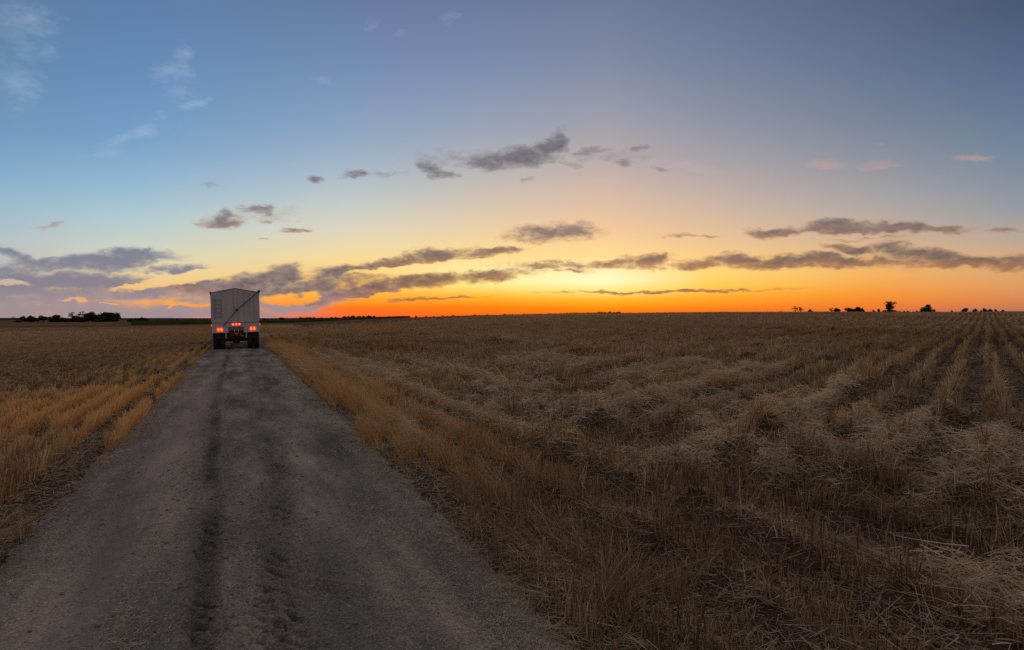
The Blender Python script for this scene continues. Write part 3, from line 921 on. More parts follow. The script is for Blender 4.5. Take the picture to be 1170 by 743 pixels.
def build_truck(loc, rot):
    M_LAD = plain('ladder_paint', (.34, .33, .32), .5, 0, 4, .1)
    t = empty('grain_truck', loc, rot)
    tag(t, 'white high-sided grain truck seen from behind with red tail lights lit on the dirt track', 'truck')
    W = 1.24; LEN = 8.4
    zb, ze, zp = 1.53, 3.20, 3.42
    # box body: gable-shaped, corrugated by ribs on the sides
    bm = bmesh.new()
    prof = [(-W, zb), (W, zb), (W, ze), (.0, zp), (-W, ze)]
    a = [bm.verts.new((x, 0, z)) for x, z in prof]; c = [bm.verts.new((x, LEN, z)) for x, z in prof]
    for k in range(5): bm.faces.new((a[k], a[(k + 1) % 5], c[(k + 1) % 5], c[k]))
    bm.faces.new(a[::-1]); bm.faces.new(c)
    for s in (-1, 1):                              # side ribs
        for k in range(15):
            y0 = .25 + k * .56
            x0, x1 = sorted((s * (W + .002), s * (W + .045)))
            box(bm, x0, x1, y0, y0 + .07, zb + .05, ze - .12)
        x0, x1 = sorted((s * (W + .003), s * (W + .06)))
        box(bm, x0, x1, 0.0, LEN, ze - .12, ze - .02)
    body = bm_obj('grain_box', bm, M_WHITE, t)
    # seams and posts of the rear wall
    bm = bmesh.new()
    for x in (-.71, -.1, .13, .46, .77, .97):
        box(bm, x - .009, x + .009, -.012, .0, zb + .06, ze + .2 * (1 - abs(x) / W) - .05)
    bm_obj('panel_seams', bm, M_SEAM, body)
    for x in (-W + .03, W - .03):
        bm = bmesh.new(); box(bm, x - .03, x + .03, -.035, .0, zb, ze - .01); bm_obj('corner_post', bm, M_WHITE, body)
    # ladder at left
    bm = bmesh.new()
    for x in (-1.08, -.74): box(bm, x - .012, x + .012, -.06, -.036, 1.72, 2.85)
    for k in range(5): box(bm, -1.08, -.74, -.058, -.040, 1.85 + k * .235, 1.872 + k * .235)
    bm_obj('ladder', bm, M_LAD, t)
    # tarp with its roll and end caps
    bm = bmesh.new()
    pr = [(-W - .03, ze - .05), (-W - .03, ze + .015), (0, zp + .03), (W + .03, ze + .015), (W + .03, ze - .05), (W + .015, ze - .05), (W + .015, ze + .004), (0, zp + .012), (-W - .015, ze + .004), (-W - .015, ze - .05)]
    a = [bm.verts.new((x, -.04, z)) for x, z in pr]; c = [bm.verts.new((x, LEN + .05, z)) for x, z in pr]
    n_ = len(pr)
    for k in range(n_): bm.faces.new((a[k], a[(k + 1) % n_], c[(k + 1) % n_], c[k]))
    for p_, q_, r__, s_ in ((0, 1, 8, 9), (1, 2, 7, 8), (2, 3, 6, 7), (3, 4, 5, 6)):
        bm.faces.new((a[p_], a[q_], a[r__], a[s_])); bm.faces.new((c[s_], c[r__], c[q_], c[p_]))
    tarp = bm_obj('tarp', bm, M_TARP, t)
    bm = bmesh.new(); tube(bm, (W + .05, -.06, ze + .03), (W + .05, LEN, ze + .03), .045, .045, 10)
    bm_obj('roll_tube', bm, M_DARK, tarp)
    bm = bmesh.new(); bmesh.ops.create_uvsphere(bm, u_segments=12, v_segments=8, radius=.075, matrix=Matrix.Translation((W + .03, -.12, ze + .05)))
    bm_obj('roll_joint', bm, M_DARK, tarp, True)
    bm = bmesh.new(); bmesh.ops.create_uvsphere(bm, u_segments=12, v_segments=8, radius=.055, matrix=Matrix.Translation((-W - .03, -.06, ze - .0)))
    bm_obj('end_cap', bm, M_DARK, tarp, True)
    # crank rod across the back
    bm = bmesh.new()
    tube(bm, (W + .03, -.12, ze + .05), (.07, -.14, 2.20), .022, .022, 8)
    tube(bm, (.07, -.14, 2.20), (-.56, -.14, 1.44), .017, .017, 8)
    tube(bm, (-.56, -.14, 1.44), (-.66, -.14, 1.36), .02, .02, 8)
    rod = bm_obj('crank_rod', bm, M_DARK, t)
    bm = bmesh.new()
    box(bm, -.02, .10, -.13, -.0, 2.20, 2.26, .008); box(bm, .03, .11, -.17, -.10, 2.15, 2.25, .01)
    tube(bm, (-.07, -.12, 2.30), (.06, -.12, 2.20), .016, .016, 6)
    bm_obj('rod_bracket', bm, M_DARK, rod)
    # bumper
    bm = bmesh.new()
    zt, z0 = 1.525, .95
    box(bm, -W, W, -.10, .02, 1.27, zt)
    box(bm, -W, -.40, -.10, .02, z0, 1.268)
    box(bm, .40, W, -.10, .02, z0, 1.268)
    bump_ = bm_obj('bumper', bm, M_BUMP, t)
    bm = bmesh.new(); box(bm, -W, W, -.115, -.101, 1.500, 1.522); bm_obj('bumper_trim', bm, M_FRAME, bump_)
    bm = bmesh.new(); box(bm, -.398, .398, -.06, -.03, 1.05, 1.265); box(bm, -.10, .12, -.085, -.061, 1.02, 1.26, .01)
    bm_obj('hitch_plate', bm, M_PLATE, t)
    # hitch loop and exhaust-side hooks
    bm = bmesh.new()
    for k in range(12):
        a0 = math.pi * (1 + k / 12); a1 = math.pi * (1 + (k + 1) / 12)
        tube(bm, (.02 + .10 * math.cos(a0), -.14, .98 + .13 * math.sin(a0)), (.02 + .10 * math.cos(a1), -.14, .98 + .13 * math.sin(a1)), .018, .018, 6)
    tube(bm, (-.08, -.14, .98), (-.08, -.10, 1.14), .018, .018, 6); tube(bm, (.12, -.14, .98), (.12, -.10, 1.14), .018, .018, 6)
    bm_obj('tow_loop', bm, M_CHROME, t)
    bm = bmesh.new()
    for k in range(6):
        a0 = math.pi * (1 + k / 9); a1 = math.pi * (1 + (k + 1) / 9)
        tube(bm, (.34 + .12 * math.cos(a0), -.05, .86 + .14 * math.sin(a0)), (.34 + .12 * math.cos(a1), -.05, .86 + .14 * math.sin(a1)), .02, .02, 6)
    tube(bm, (.28, -.05, .735), (.42, -.05, .74), .025, .025, 6)
    bm_obj('hook', bm, M_CHROME, t)
    # chassis
    bm = bmesh.new()
    for s in (-1, 1):
        x0, x1 = sorted((s * .38, s * .50)); box(bm, x0, x1, .05, LEN + 2.6, .86, 1.12)
    for y0 in (.1, 2.0, 4.0, 6.0, 8.0): box(bm, -.379, .379, y0, y0 + .12, .90, 1.08)
    box(bm, -W + .05, W - .05, .03, LEN, 1.14, 1.50)
    box(bm, -.36, .36, -.02, .08, .74, .99)
    bm_obj('chassis', bm, M_FRAME, t)
    bm = bmesh.new(); box(bm, -.42, .42, 3.0, 4.3, .42, .90, .05); bm_obj('hopper_chute', bm, M_FRAME, t)
    bm = bmesh.new(); box(bm, -.50, .50, .30, .36, .60, .90); bm_obj('crossmember', bm, M_FRAME, t)
    # axles and wheels: dual tandem at the rear
    def wheel(xc, yc, wdt):
        bm = bmesh.new(); seg = 36; rad = .50
        pr = [(.26, -.42), (.38, -.5), (.47, -.49), (.497, -.40), (.50, -.2), (.50, .2), (.497, .40), (.47, .49), (.38, .5), (.26, .42)]
        rings = []
        for k in range(seg):
            a0 = 2 * math.pi * k / seg
            tr = .012 * (k % 2)
            rings.append([bm.verts.new((xc + p * wdt, yc + (r_ - (tr if r_ > .48 else 0)) * math.cos(a0), rad + (r_ - (tr if r_ > .48 else 0)) * math.sin(a0))) for r_, p in pr])
        for k in range(seg):
            A_, B_ = rings[k], rings[(k + 1) % seg]
            for m_ in range(len(pr) - 1): bm.faces.new((A_[m_], A_[m_ + 1], B_[m_ + 1], B_[m_]))
            bm.faces.new((A_[-1], A_[0], B_[0], B_[-1]))
        w_o = bm_obj('wheel', bm, M_TYRE, t)
        bm = bmesh.new()
        tube(bm, (xc - wdt * .40, yc, rad), (xc + wdt * .40, yc, rad), .262, .262, 24)
        tube(bm, (xc + math.copysign(wdt * .41, xc), yc, rad), (xc + math.copysign(wdt * .50, xc), yc, rad), .10, .08, 16)
        bm_obj('rim', bm, M_PLATE, w_o)
    for y0 in (.75, 2.05):
        for s in (-1, 1):
            wheel(s * 1.075, y0, .29); wheel(s * .745, y0, .29)
        bm = bmesh.new(); tube(bm, (-.9, y0, .5), (.9, y0, .5), .075, .075, 12)
        bmesh.ops.create_uvsphere(bm, u_segments=16, v_segments=10, radius=.21, matrix=Matrix.Translation((0, y0, .5)))
        bm_obj('axle', bm, M_FRAME, t)
    for s in (-1, 1):
        wheel(s * 1.0, LEN + 2.1, .30)
    # mud flaps
    for s in (-1, 1):
        bm = bmesh.new(); x0, x1 = sorted((s * .60, s * 1.20)); box(bm, x0, x1, .06, .075, .62, 1.135)
        bm_obj('mudflap', bm, M_TYRE, t)
    # cab
    bm = bmesh.new()
    box(bm, -1.1, 1.1, LEN + .25, LEN + 1.75, .95, 2.55, .12); box(bm, -.85, .85, LEN + 1.7, LEN + 3.1, .75, 1.75, .15)
    for s in (-1, 1):
        x0, x1 = sorted((s * .8, s * 1.15)); box(bm, x0, x1, LEN + 1.55, LEN + 2.75, .95, 1.12, .05)
    cab = bm_obj('cab', bm, M_CAB, t)
    for s in (-1, 1):
        bm = bmesh.new(); x0, x1 = sorted((s * 1.101, s * 1.108)); box(bm, x0, x1, LEN + .6, LEN + 1.5, 1.75, 2.35); bm_obj('side_window', bm, M_GLASS, cab)
    # lamps
    def oval(xc, zc, rx, rz, tilt, lamp):
        bm = bmesh.new(); seg = 20
        def ring(y_, f_): return [bm.verts.new((xc + f_ * (rx * math.cos(a0) * math.cos(tilt) + rz * math.sin(a0) * math.sin(tilt)), y_, zc + f_ * (rz * math.sin(a0) * math.cos(tilt) - rx * math.cos(a0) * math.sin(tilt)))) for a0 in [2 * math.pi * k / seg for k in range(seg)]]
        A_, B_, C_ = ring(-.101, 1), ring(-.13, 1), ring(-.145, .75)
        for P_, Q_ in ((A_, B_), (B_, C_)):
            for k in range(seg): bm.faces.new((P_[k], P_[(k + 1) % seg], Q_[(k + 1) % seg], Q_[k]))
        bm.faces.new(C_)
        lens = bm_obj(lamp, bm, M_RED, t)
        bm = bmesh.new(); D_, E_ = ring(-.1455, .58), ring(-.160, .42)
        for k in range(seg): bm.faces.new((D_[k], D_[(k + 1) % seg], E_[(k + 1) % seg], E_[k]))
        bm.faces.new(E_); bm.faces.new(D_[::-1])
        bm_obj('bulb', bm, M_HOT, lens)
    for xc, zc, tl in ((-.915, 1.13, -.18), (-.755, 1.13, -.18), (.80, 1.145, .18), (.965, 1.145, .18)): oval(xc, zc, .075, .125, tl, 'tail_light')
    for xc in (-.15, .015, .18): oval(xc, 1.415, .068, .068, 0, 'marker_light')
    for s in (-1, 1):
        bm = bmesh.new(); x0, x1 = sorted((s * (W + .002), s * (W + .045))); box(bm, x0, x1, -.10, -.02, 1.33, 1.43, .008)
        bm_obj('side_marker', bm, M_RED, t)
build_truck((-.08, 42.6, float(terrain(np.array([0.]), np.array([43.]))[0]) - .0), (0, R(-1.3), 0))

# ------------------------------------------------------------------ sky (world)
W_ = bpy.data.worlds.new('World'); SC.world = W_
W_.use_nodes = True
nt = W_.node_tree
nt.nodes.clear()
out = N(nt, 'ShaderNodeOutputWorld'); bg = N(nt, 'ShaderNodeBackground')
nt.links.new(bg.outputs[0], out.inputs['Surface'])
tc = N(nt, 'ShaderNodeTexCoord')
sx = N(nt, 'ShaderNodeSeparateXYZ'); nt.links.new(tc.outputs['Generated'], sx.inputs[0])
def math_(op, a, b=None, c=None, clamp=False):
    n = N(nt, 'ShaderNodeMath', operation=op); n.use_clamp = clamp
    for i_, v in enumerate((a, b, c)):
        if v is None: continue
        if isinstance(v, (int, float)): n.inputs[i_].default_value = v
        else: nt.links.new(v, n.inputs[i_])
    return n.outputs[0]
def mapr(v, a, b, c=0, d=1, smooth=True):
    n = N(nt, 'ShaderNodeMapRange'); n.interpolation_type = 'SMOOTHSTEP' if smooth else 'LINEAR'
    nt.links.new(v, n.inputs[0])
    for i_, q_ in enumerate((a, b, c, d)): n.inputs[i_ + 1].default_value = q_
    return n.outputs[0]
AZ = math_('SUBTRACT', math_('MULTIPLY', math_('ARCTAN2', sx.outputs['X'], sx.outputs['Y']), 57.29578), math.degrees(TH))
EL = math_('MULTIPLY', math_('ARCSINE', math_('MAXIMUM', math_('MINIMUM', sx.outputs['Z'], .99999), -.99999)), 57.29578)
cmb = N(nt, 'ShaderNodeCombineXYZ'); nt.links.new(AZ, cmb.inputs[0]); nt.links.new(EL, cmb.inputs[1])
P0 = cmb.outputs[0]
EMAX = 90.0
# non-linear elevation so that the ramps have room near the horizon: t = sqrt(el/90)
tEl = math_('POWER', math_('MAXIMUM', math_('DIVIDE', EL, EMAX), 0.0), .5)
def sky_ramp(xp, samples, zen, mid):
    st = []
    for y_, c in samples:
        e = azel(xp, y_)[1]
        st.append((math.sqrt(max(e, 0) / EMAX), lin(c)))
    st.sort(key=lambda s: s[0])
    st.append((math.sqrt(40 / 90), lin(mid)))
    st.append((1.0, lin(zen)))
    n = ramp(nt, st)
    nt.links.new(tEl, n.inputs['Fac'])
    return n.outputs['Color']
ZEN = (116, 116, 124); MID = (104, 117, 144)
cols = [
    (5, sky_ramp(5, [(0, (93, 124, 161)), (80, (99, 137, 175)), (150, (113, 153, 190)), (200, (134, 173, 204)), (240, (158, 188, 204)), (275, (182, 194, 198)), (300, (188, 188, 182)), (325, (200, 178, 158)), (345, (208, 165, 135)), (364, (175, 155, 150))], ZEN, MID)),
    (150, sky_ramp(150, [(0, (91, 125, 169)), (90, (101, 142, 187)), (160, (118, 160, 200)), (210, (146, 183, 208)), (250, (176, 202, 208)), (285, (206, 210, 192)), (310, (232, 212, 165)), (335, (244, 184, 105)), (350, (240, 165, 90)), (364, (190, 150, 130))], ZEN, MID)),
    (400, sky_ramp(400, [(0, (99, 122, 160)), (80, (115, 142, 180)), (150, (138, 164, 192)), (200, (168, 186, 200)), (235, (196, 203, 198)), (265, (222, 213, 186)), (295, (246, 217, 150)), (325, (254, 198, 84)), (343, (255, 160, 40)), (352, (255, 118, 28)), (362, (252, 98, 50))], ZEN, MID)),
    (550, sky_ramp(550, [(0, (103, 121, 155)), (75, (120, 139, 172)), (140, (146, 160, 182)), (190, (176, 177, 180)), (230, (206, 193, 178)), (265, (232, 206, 164)), (293, (250, 217, 144)), (311, (255, 238, 166)), (325, (255, 234, 140)), (338, (255, 184, 50)), (350, (255, 130, 20)), (361, (254, 100, 22))], ZEN, MID)),
    (690, sky_ramp(690, [(0, (106, 121, 150)), (70, (124, 137, 163)), (130, (150, 154, 170)), (180, (178, 168, 168)), (225, (211, 184, 165)), (265, (236, 198, 154)), (293, (252, 216, 146)), (308, (255, 240, 178)), (321, (255, 249, 202)), (331, (255, 234, 135)), (343, (255, 178, 42)), (352, (255, 140, 12)), (358, (255, 112, 10))], ZEN, (110, 116, 136))),
    (810, sky_ramp(810, [(0, (98, 113, 142)), (75, (113, 129, 156)), (135, (137, 144, 163)), (185, (163, 160, 164)), (228, (194, 176, 165)), (265, (222, 189, 153)), (293, (243, 200, 136)), (312, (252, 212, 118)), (326, (254, 204, 84)), (340, (253, 168, 42)), (351, (250, 132, 28)), (358, (240, 106, 30))], ZEN, (74, 88, 118))),
    (1000, sky_ramp(1000, [(0, (84, 99, 127)), (80, (98, 116, 144)), (140, (117, 131, 152)), (190, (142, 147, 158)), (230, (168, 163, 162)), (265, (196, 173, 153)), (290, (224, 180, 130)), (315, (241, 176, 94)), (335, (243, 152, 56)), (350, (240, 125, 46)), (358, (205, 105, 72))], ZEN, (98, 106, 126))),
    (1165, sky_ramp(1165, [(0, (68, 86, 114)), (80, (83, 107, 138)), (150, (104, 126, 151)), (200, (126, 140, 158)), (240, (150, 153, 160)), (270, (180, 165, 152)), (295, (208, 168, 128)), (320, (222, 160, 102)), (342, (218, 135, 82)), (357, (178, 112, 92))], ZEN, (88, 98, 116))),
]
cur = cols[0][1]
for k in range(1, len(cols)):
    a0 = azel(cols[k - 1][0], 200)[0]; a1 = azel(cols[k][0], 200)[0]
    f_ = mapr(AZ, a0, a1, smooth=False)
    m_ = N(nt, 'ShaderNodeMix', data_type='RGBA')
    nt.links.new(f_, m_.inputs[0]); nt.links.new(cur, m_.inputs[6]); nt.links.new(cols[k][1], m_.inputs[7])
    cur = m_.outputs[2]
# the half of the sky behind the camera, away from the sunset
back = ramp(nt, [(0, lin((128, 106, 98))), (.25, lin((142, 118, 112))), (.42, lin((132, 118, 120))), (.67, lin((120, 116, 124))), (1, lin(ZEN))])
nt.links.new(tEl, back.inputs['Fac'])
fb = math_('MAXIMUM', mapr(AZ, 44, 110), mapr(AZ, -44, -100))
m_ = N(nt, 'ShaderNodeMix', data_type='RGBA')
nt.links.new(fb, m_.inputs[0]); nt.links.new(cur, m_.inputs[6]); nt.links.new(back.outputs['Color'], m_.inputs[7])
base_sky = m_.outputs[2]

# clouds -------------------------------------------------------
def warp(src, scale, amt, seed):
    mp_ = N(nt, 'ShaderNodeMapping'); mp_.inputs['Scale'].default_value = scale; mp_.inputs['Location'].default_value = (seed, seed * .7, seed * 1.3)
    nt.links.new(src, mp_.inputs['Vector'])
    n_ = noise_node(nt, 1, 3, .6, mp_.outputs[0])
    s_ = N(nt, 'ShaderNodeVectorMath', operation='SUBTRACT'); nt.links.new(n_.outputs['Color'], s_.inputs[0]); s_.inputs[1].default_value = (.5, .5, .5)
    m2 = N(nt, 'ShaderNodeVectorMath', operation='MULTIPLY'); nt.links.new(s_.outputs[0], m2.inputs[0]); m2.inputs[1].default_value = amt
    a_ = N(nt, 'ShaderNodeVectorMath', operation='ADD'); nt.links.new(src, a_.inputs[0]); nt.links.new(m2.outputs[0], a_.inputs[1])
    return a_.outputs[0]
PW = warp(P0, (.35, .8, 1), (3.2, 1.3, 0), 3.0)
PW = warp(PW, (1.3, 2.6, 1), (.9, .45, 0), 8.0)

CHAIN = [None]      # makes each batch wait for the one before it, so the shader needs little memory
def chained(src):
    if CHAIN[0] is None: return src
    n_ = N(nt, 'ShaderNodeVectorMath', operation='MULTIPLY_ADD')
    nt.links.new(CHAIN[0], n_.inputs[0]); n_.inputs[1].default_value = (1e-7,) * 3; nt.links.new(src, n_.inputs[2])
    return n_.outputs[0]
def blobs(lst, src0):
    """largest of many soft ellipses; tilted ones share a sheared copy of the sky coordinates"""
    acc = None
    items = []
    for (x_, y_, hw, hh, tilt, amp) in lst:
        t_ = R(tilt)
        c = azel(x_, y_)
        e1 = azel(x_ + hw * math.cos(t_), y_ - hw * math.sin(t_))
        e2 = azel(x_ + hh * math.sin(t_), y_ + hh * math.cos(t_))
        a_, b_ = e1[0] - c[0], e1[1] - c[1]
        m_ = round(b_ / a_ / .05) * .05
        items.append((m_, c, abs(a_), abs(e2[1] - c[1]), amp))
    items.sort(key=lambda t: t[0])
    last = None
    for i_b, (m_, c, ra, re_, amp) in enumerate(items):
        if m_ != last or i_b % 6 == 0:
            last = m_
            src = chained(src0)
            if abs(m_) > 1e-6:
                dp = N(nt, 'ShaderNodeVectorMath', operation='DOT_PRODUCT')
                nt.links.new(src, dp.inputs[0]); dp.inputs[1].default_value = (-m_, 1, 0)
                sp = N(nt, 'ShaderNodeVectorMath', operation='DOT_PRODUCT')
                nt.links.new(src, sp.inputs[0]); sp.inputs[1].default_value = (1, 0, 0)
                cb = N(nt, 'ShaderNodeCombineXYZ'); nt.links.new(sp.outputs['Value'], cb.inputs[0]); nt.links.new(dp.outputs['Value'], cb.inputs[1])
                src = cb.outputs[0]
        ma = N(nt, 'ShaderNodeVectorMath', operation='MULTIPLY_ADD')
        nt.links.new(src, ma.inputs[0])
        ma.inputs[1].default_value = (1 / ra, 1 / re_, 0)
        ma.inputs[2].default_value = (-c[0] / ra, -(c[1] - m_ * c[0]) / re_, 0)
        d_ = N(nt, 'ShaderNodeVectorMath', operation='DOT_PRODUCT')
        nt.links.new(ma.outputs[0], d_.inputs[0]); nt.links.new(ma.outputs[0], d_.inputs[1])
        v_ = math_('MULTIPLY_ADD', d_.outputs['Value'], -.75, amp)
        acc = v_ if acc is None else math_('MAXIMUM', acc, v_)
        CHAIN[0] = acc
    return math_('MAXIMUM', acc, -1.2)

DARK = [
    (628, 167, 26, 12, 25, 1.1), (588, 181, 48, 11, 5, 1.1), (560, 186, 26, 10, 0, .9), (494, 193, 24, 9, -22, .9), (405, 201, 20, 6, 0, .75), (357, 206, 12, 6, 0, .65),
    (244, 213, 15, 7, 0, .35), (672, 173, 28, 6, 5, .65), (712, 187, 13, 5, -5, .6), (728, 170, 16, 4, 18, .6), (757, 191, 14, 4, -8, .5), (602, 206, 12, 3.5, 0, .5), (650, 190, 20, 6, -20, .45), (440, 197, 40, 4, 0, .3),
    (252, 253, 34, 9, 0, .8), (264, 248, 14, 10, 0, .8), (296, 240, 15, 7, 0, .85), (302, 253, 12, 4, 0, .5), (341, 262, 22, 4, 0, .6), (303, 275, 16, 3, 0, .4), (55, 257, 24, 5, 5, .5),
    (635, 267, 52, 12, 2, .9), (655, 263, 30, 9, 0, .8), (600, 272, 30, 7, 0, .5),
    (560, 289, 50, 5, 6, .85), (500, 292, 44, 8, 8, 1.0), (445, 300, 50, 7, 10, 1.0), (395, 311, 48, 8, 8, 1.0), (325, 314, 30, 12, 8, 1.05), (290, 325, 50, 14, 5, 1.0), (350, 330, 80, 10, 10, .95), (240, 328, 60, 10, 0, .8),
    (560, 315, 60, 7, 3, .9), (490, 322, 90, 8, 6, .95), (420, 333, 90, 9, 8, .85), (625, 305, 45, 5, 4, .8), (650, 310, 30, 4, 0, .7), (700, 300, 38, 6, 3, .85), (748, 298, 24, 9, 0, 1.05),
    (800, 302, 36, 6, 5, .95), (845, 298, 36, 9, 0, 1.0), (885, 298, 40, 9, 0, 1.0), (930, 297, 34, 9, 0, 1.0), (985, 301, 40, 7, 0, .95), (1000, 298, 30, 8, 0, .95), (975, 285, 36, 7, -5, .9), (1018, 284, 32, 9, 0, .9), (1062, 291, 45, 8, -4, 1.0), (1105, 299, 55, 7, 0, 1.0), (1165, 300, 46, 8, 5, 1.0), (1090, 304, 110, 5, -2, .7),
    (480, 320, 100, 7, 7, .8), (360, 328, 90, 12, 9, .9), (540, 296, 60, 5, 7, .6), (700, 303, 160, 5, 2, .62), (900, 303, 160, 6, 0, .8), (1080, 296, 110, 8, -2, .75), (540, 180, 120, 14, 3, .22), (700, 180, 70, 14, 0, .2), (300, 245, 90, 14, 0, .15),
    (890, 264, 32, 7, 5, .95), (955, 259, 60, 8, 2, 1.0), (1020, 260, 60, 8, -2, 1.0), (1075, 263, 40, 6, 0, .9), (1150, 263, 40, 4, 3, .5), (790, 271, 36, 3, 0, .5), (868, 306, 60, 4, 0, .5),
    (755, 333, 150, 2.6, 1.5, .95), (500, 341, 80, 2.6, 3, .7), (1000, 272, 120, 3, 0, .35), (975, 262, 120, 5.5, 0, 1.0), (930, 299, 170, 6, 0, 1.0), (1120, 299, 90, 6, -3, 1.0),
]
LEFT = [
    (370, 342, 62, 9, 9, .95), (435, 331, 60, 7, 9, .85), (320, 354, 50, 5, 3, .9),
    (128, 297, 66, 12, 3, 1.0), (160, 293, 40, 8, 0, 1.0), (205, 308, 48, 5, 0, .85), (40, 298, 50, 9, 5, .8), (15, 292, 30, 7, -10, .7), (70, 303, 60, 8, 0, .8),
    (90, 322, 110, 12, 0, 1.0), (10, 330, 70, 30, 0, .95), (40, 352, 140, 14, 0, 1.0), (150, 333, 80, 12, 0, .95), (250, 333, 60, 12, 0, .95), (200, 358, 160, 8, 0, 1.0), (300, 350, 90, 8, 3, .9), (350, 343, 70, 7, 7, .85), (60, 338, 90, 12, 0, .9), (230, 344, 50, 6, 0, .7), (400, 338, 60, 5, 6, .7),
]
GAPS = [(520, 302, 95, 3.6, 6, 1.0), (430, 309, 45, 3, 9, .8), (440, 338, 60, 2.4, 6, .7), (80, 343, 24, 1.8, -2, .85), (128, 347, 12, 1.5, 0, .8), (215, 350, 32, 2.2, 0, 1.1), (180, 326, 46, 4, 5, 1.2), (215, 317, 42, 6, 8, 1.3), (10, 323, 30, 3, 0, 1.1), (330, 341, 28, 5, 5, 1.4), (60, 290, 20, 3, 0, 1)]
LIGHT = [
    (26, 25, 50, 42, 0, .62), (20, 95, 42, 48, 0, .5), (30, 62, 40, 20, 0, .5), (190, 82, 36, 14, 10, .75), (208, 75, 16, 30, 0, .7), (205, 108, 22, 16, 0, .65), (150, 155, 42, 9, 14, .95), (222, 120, 16, 6, 15, 1.1), (182, 130, 10, 4, 0, .4), (373, 91, 14, 6, 0, .45),
    (425, 30, 20, 10, 10, .4), (515, 20, 16, 14, 0, .4), (460, 40, 18, 6, 0, .3), (120, 175, 50, 8, 10, .3), (240, 195, 40, 6, 0, .3), (300, 212, 60, 5, 0, .3),
    (1107, 180, 26, 4, -4, 1.25), (945, 186, 32, 5, -5, .95), (1005, 189, 26, 6, 0, .9), (790, 190, 60, 6, -4, .95), (1000, 165, 12, 3, 0, .3), (860, 200, 60, 5, 0, .35), (690, 205, 50, 5, 0, .25),
]
def fine(scale, loc, det=7, rough=.62):
    mp_ = N(nt, 'ShaderNodeMapping'); mp_.inputs['Scale'].default_value = scale; mp_.inputs['Location'].default_value = loc
    nt.links.new(P0, mp_.inputs['Vector'])
    n_ = noise_node(nt, 1, det, rough, mp_.outputs[0]); n_.inputs['Distortion'].default_value = .4
    return n_.outputs['Fac']
nf0 = fine((.42, .95, 1), (2, 5, 1), 8, .68)
nf1 = fine((1.3, 2.3, 1), (12, 3, 4), 4, .6)
nf = math_('ADD', math_('MULTIPLY', nf0, .72), math_('MULTIPLY', nf1, .28))
def alpha(v, gain, lo, hi, mx_):
    d_ = math_('ADD', v, math_('MULTIPLY', math_('SUBTRACT', nf, .5), gain))
    return math_('MULTIPLY', mapr(d_, lo, hi), mx_), d_
def mixc(fac, a, b_):
    m = N(nt, 'ShaderNodeMix', data_type='RGBA'); nt.links.new(fac, m.inputs[0])
    for s_, q_ in ((6, a), (7, b_)):
        if isinstance(q_, tuple): m.inputs[s_].default_value = q_
        else: nt.links.new(q_, m.inputs[s_])
    return m.outputs[2]
# light wisps: a little lighter than the sky behind
aL, _d = alpha(blobs(LIGHT, PW), 3.4, -.15, 1.7, .5)
warm = mapr(AZ, 5, 20)
sky = mixc(aL, base_sky, mixc(warm, lin((172, 190, 212)), lin((205, 160, 148))))
# left mass with bright gaps
gp = blobs(GAPS, PW)
lv = math_('SUBTRACT', blobs(LEFT, PW), math_('MULTIPLY', math_('MAXIMUM', gp, 0), 1.5))
aM, dM = alpha(lv, 2.4, -.2, .95, .95)
cM = ramp(nt, [(0, lin((158, 142, 148))), (.035, lin((156, 143, 150))), (.08, lin((128, 126, 142))), (.2, lin((116, 122, 145)))])
nt.links.new(math_('DIVIDE', EL, 30), cM.inputs['Fac'])
sky = mixc(aM, sky, cM.outputs['Color'])
# dark cloud banks
dv = math_('SUBTRACT', blobs(DARK, PW), math_('MULTIPLY', math_('MAXIMUM', gp, 0), 1.0))
aD, dD = alpha(dv, 2.35, -.22, 1.0, .95)
cD = ramp(nt, [(0, lin((150, 84, 60))), (.06, lin((146, 104, 80))), (.14, lin((120, 102, 94))), (.24, lin((128, 116, 114))), (.40, lin((122, 118, 126))), (.6, lin((124, 124, 138)))])
nt.links.new(math_('DIVIDE', EL, 30), cD.inputs['Fac'])
core = mapr(math_('ADD', dD, math_('MULTIPLY', math_('SUBTRACT', nf1, .5), 1.6)), .3, 1.9)
cDl = mixc(mapr(AZ, -8, -18), cD.outputs['Color'], lin((136, 124, 130)))
cdk = mixc(core, cDl, mixc(mapr(EL, 2, 9), lin((88, 80, 80)), lin((86, 90, 104))))
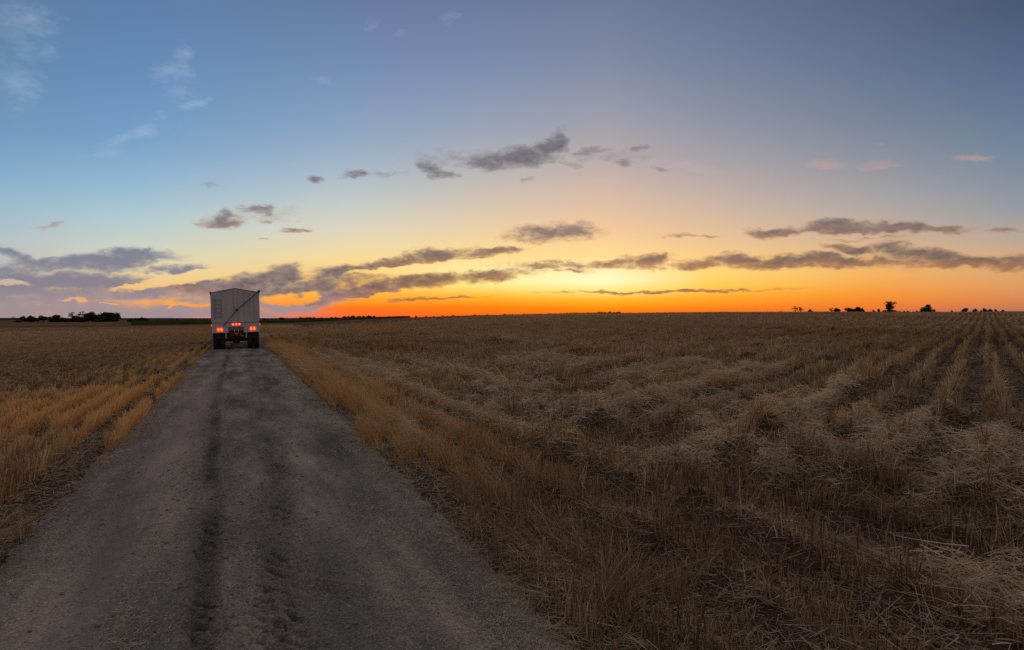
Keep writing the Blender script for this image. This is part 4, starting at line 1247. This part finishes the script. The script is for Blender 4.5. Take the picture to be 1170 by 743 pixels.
# undersides glow: compare the cloud here with the cloud a little lower
dn_ = N(nt, 'ShaderNodeVectorMath', operation='ADD'); nt.links.new(PW, dn_.inputs[0]); dn_.inputs[1].default_value = (0, -.55, 0)
under = math_('SUBTRACT', dv, blobs([b_ for b_ in DARK if b_[1] > 240], dn_.outputs[0]))
under = math_('MULTIPLY', mapr(under, .15, 1.1), mapr(EL, 9.5, 7.5, 0, .55))
cdk = mixc(under, cdk, mixc(mapr(EL, 3.5, 8), lin((168, 112, 84)), lin((140, 112, 108))))
fringe = math_('MULTIPLY', math_('SUBTRACT', 1.0, mapr(aD, .1, .8)), mapr(EL, 12, 5, 0, .55))
sky = mixc(aD, sky, mixc(fringe, cdk, lin((226, 150, 92))))
# Nishita sky, sun just at the horizon, adds its own faint gradient
ns = N(nt, 'ShaderNodeTexSky', sky_type='NISHITA')
ns.sun_disc = False
ns.sun_elevation = R(1.0)
ns.sun_rotation = TH + R(7.5)
ns.dust_density = 2.0
sc_n = N(nt, 'ShaderNodeVectorMath', operation='SCALE'); nt.links.new(ns.outputs[0], sc_n.inputs[0]); sc_n.inputs['Scale'].default_value = .006
add = N(nt, 'ShaderNodeVectorMath', operation='ADD'); nt.links.new(sky, add.inputs[0]); nt.links.new(sc_n.outputs[0], add.inputs[1])
nt.links.new(mixc(mapr(EL, -1.5, -.4), lin((60, 48, 40)), add.outputs[0]), bg.inputs['Color'])
bg.inputs['Strength'].default_value = 1.0
W_.cycles.sampling_method = 'NONE'; W_.cycles.sample_map_resolution = 512

# afterglow low over the horizon: one very soft warm sun lamp
sd = bpy.data.lights.new('sun', 'SUN'); sd.energy = .35; sd.angle = R(14); sd.color = (1, .62, .32)
so = bpy.data.objects.new('sun', sd); COL.objects.link(so)
sa = TH + R(7.5); se = R(6)
dv_ = Vector((math.sin(sa) * math.cos(se), math.cos(sa) * math.cos(se), math.sin(se)))
so.rotation_euler = dv_.to_track_quat('Z', 'Y').to_euler()

# ------------------------------------------------------------------ render settings
SC.view_settings.view_transform = 'Standard'
SC.view_settings.look = 'None'
SC.view_settings.exposure = 0
SC.view_settings.gamma = 1
SC.cycles.max_bounces = 4
SC.cycles.diffuse_bounces = 3
SC.cycles.glossy_bounces = 2
SC.cycles.transmission_bounces = 2
SC.cycles.use_denoising = False
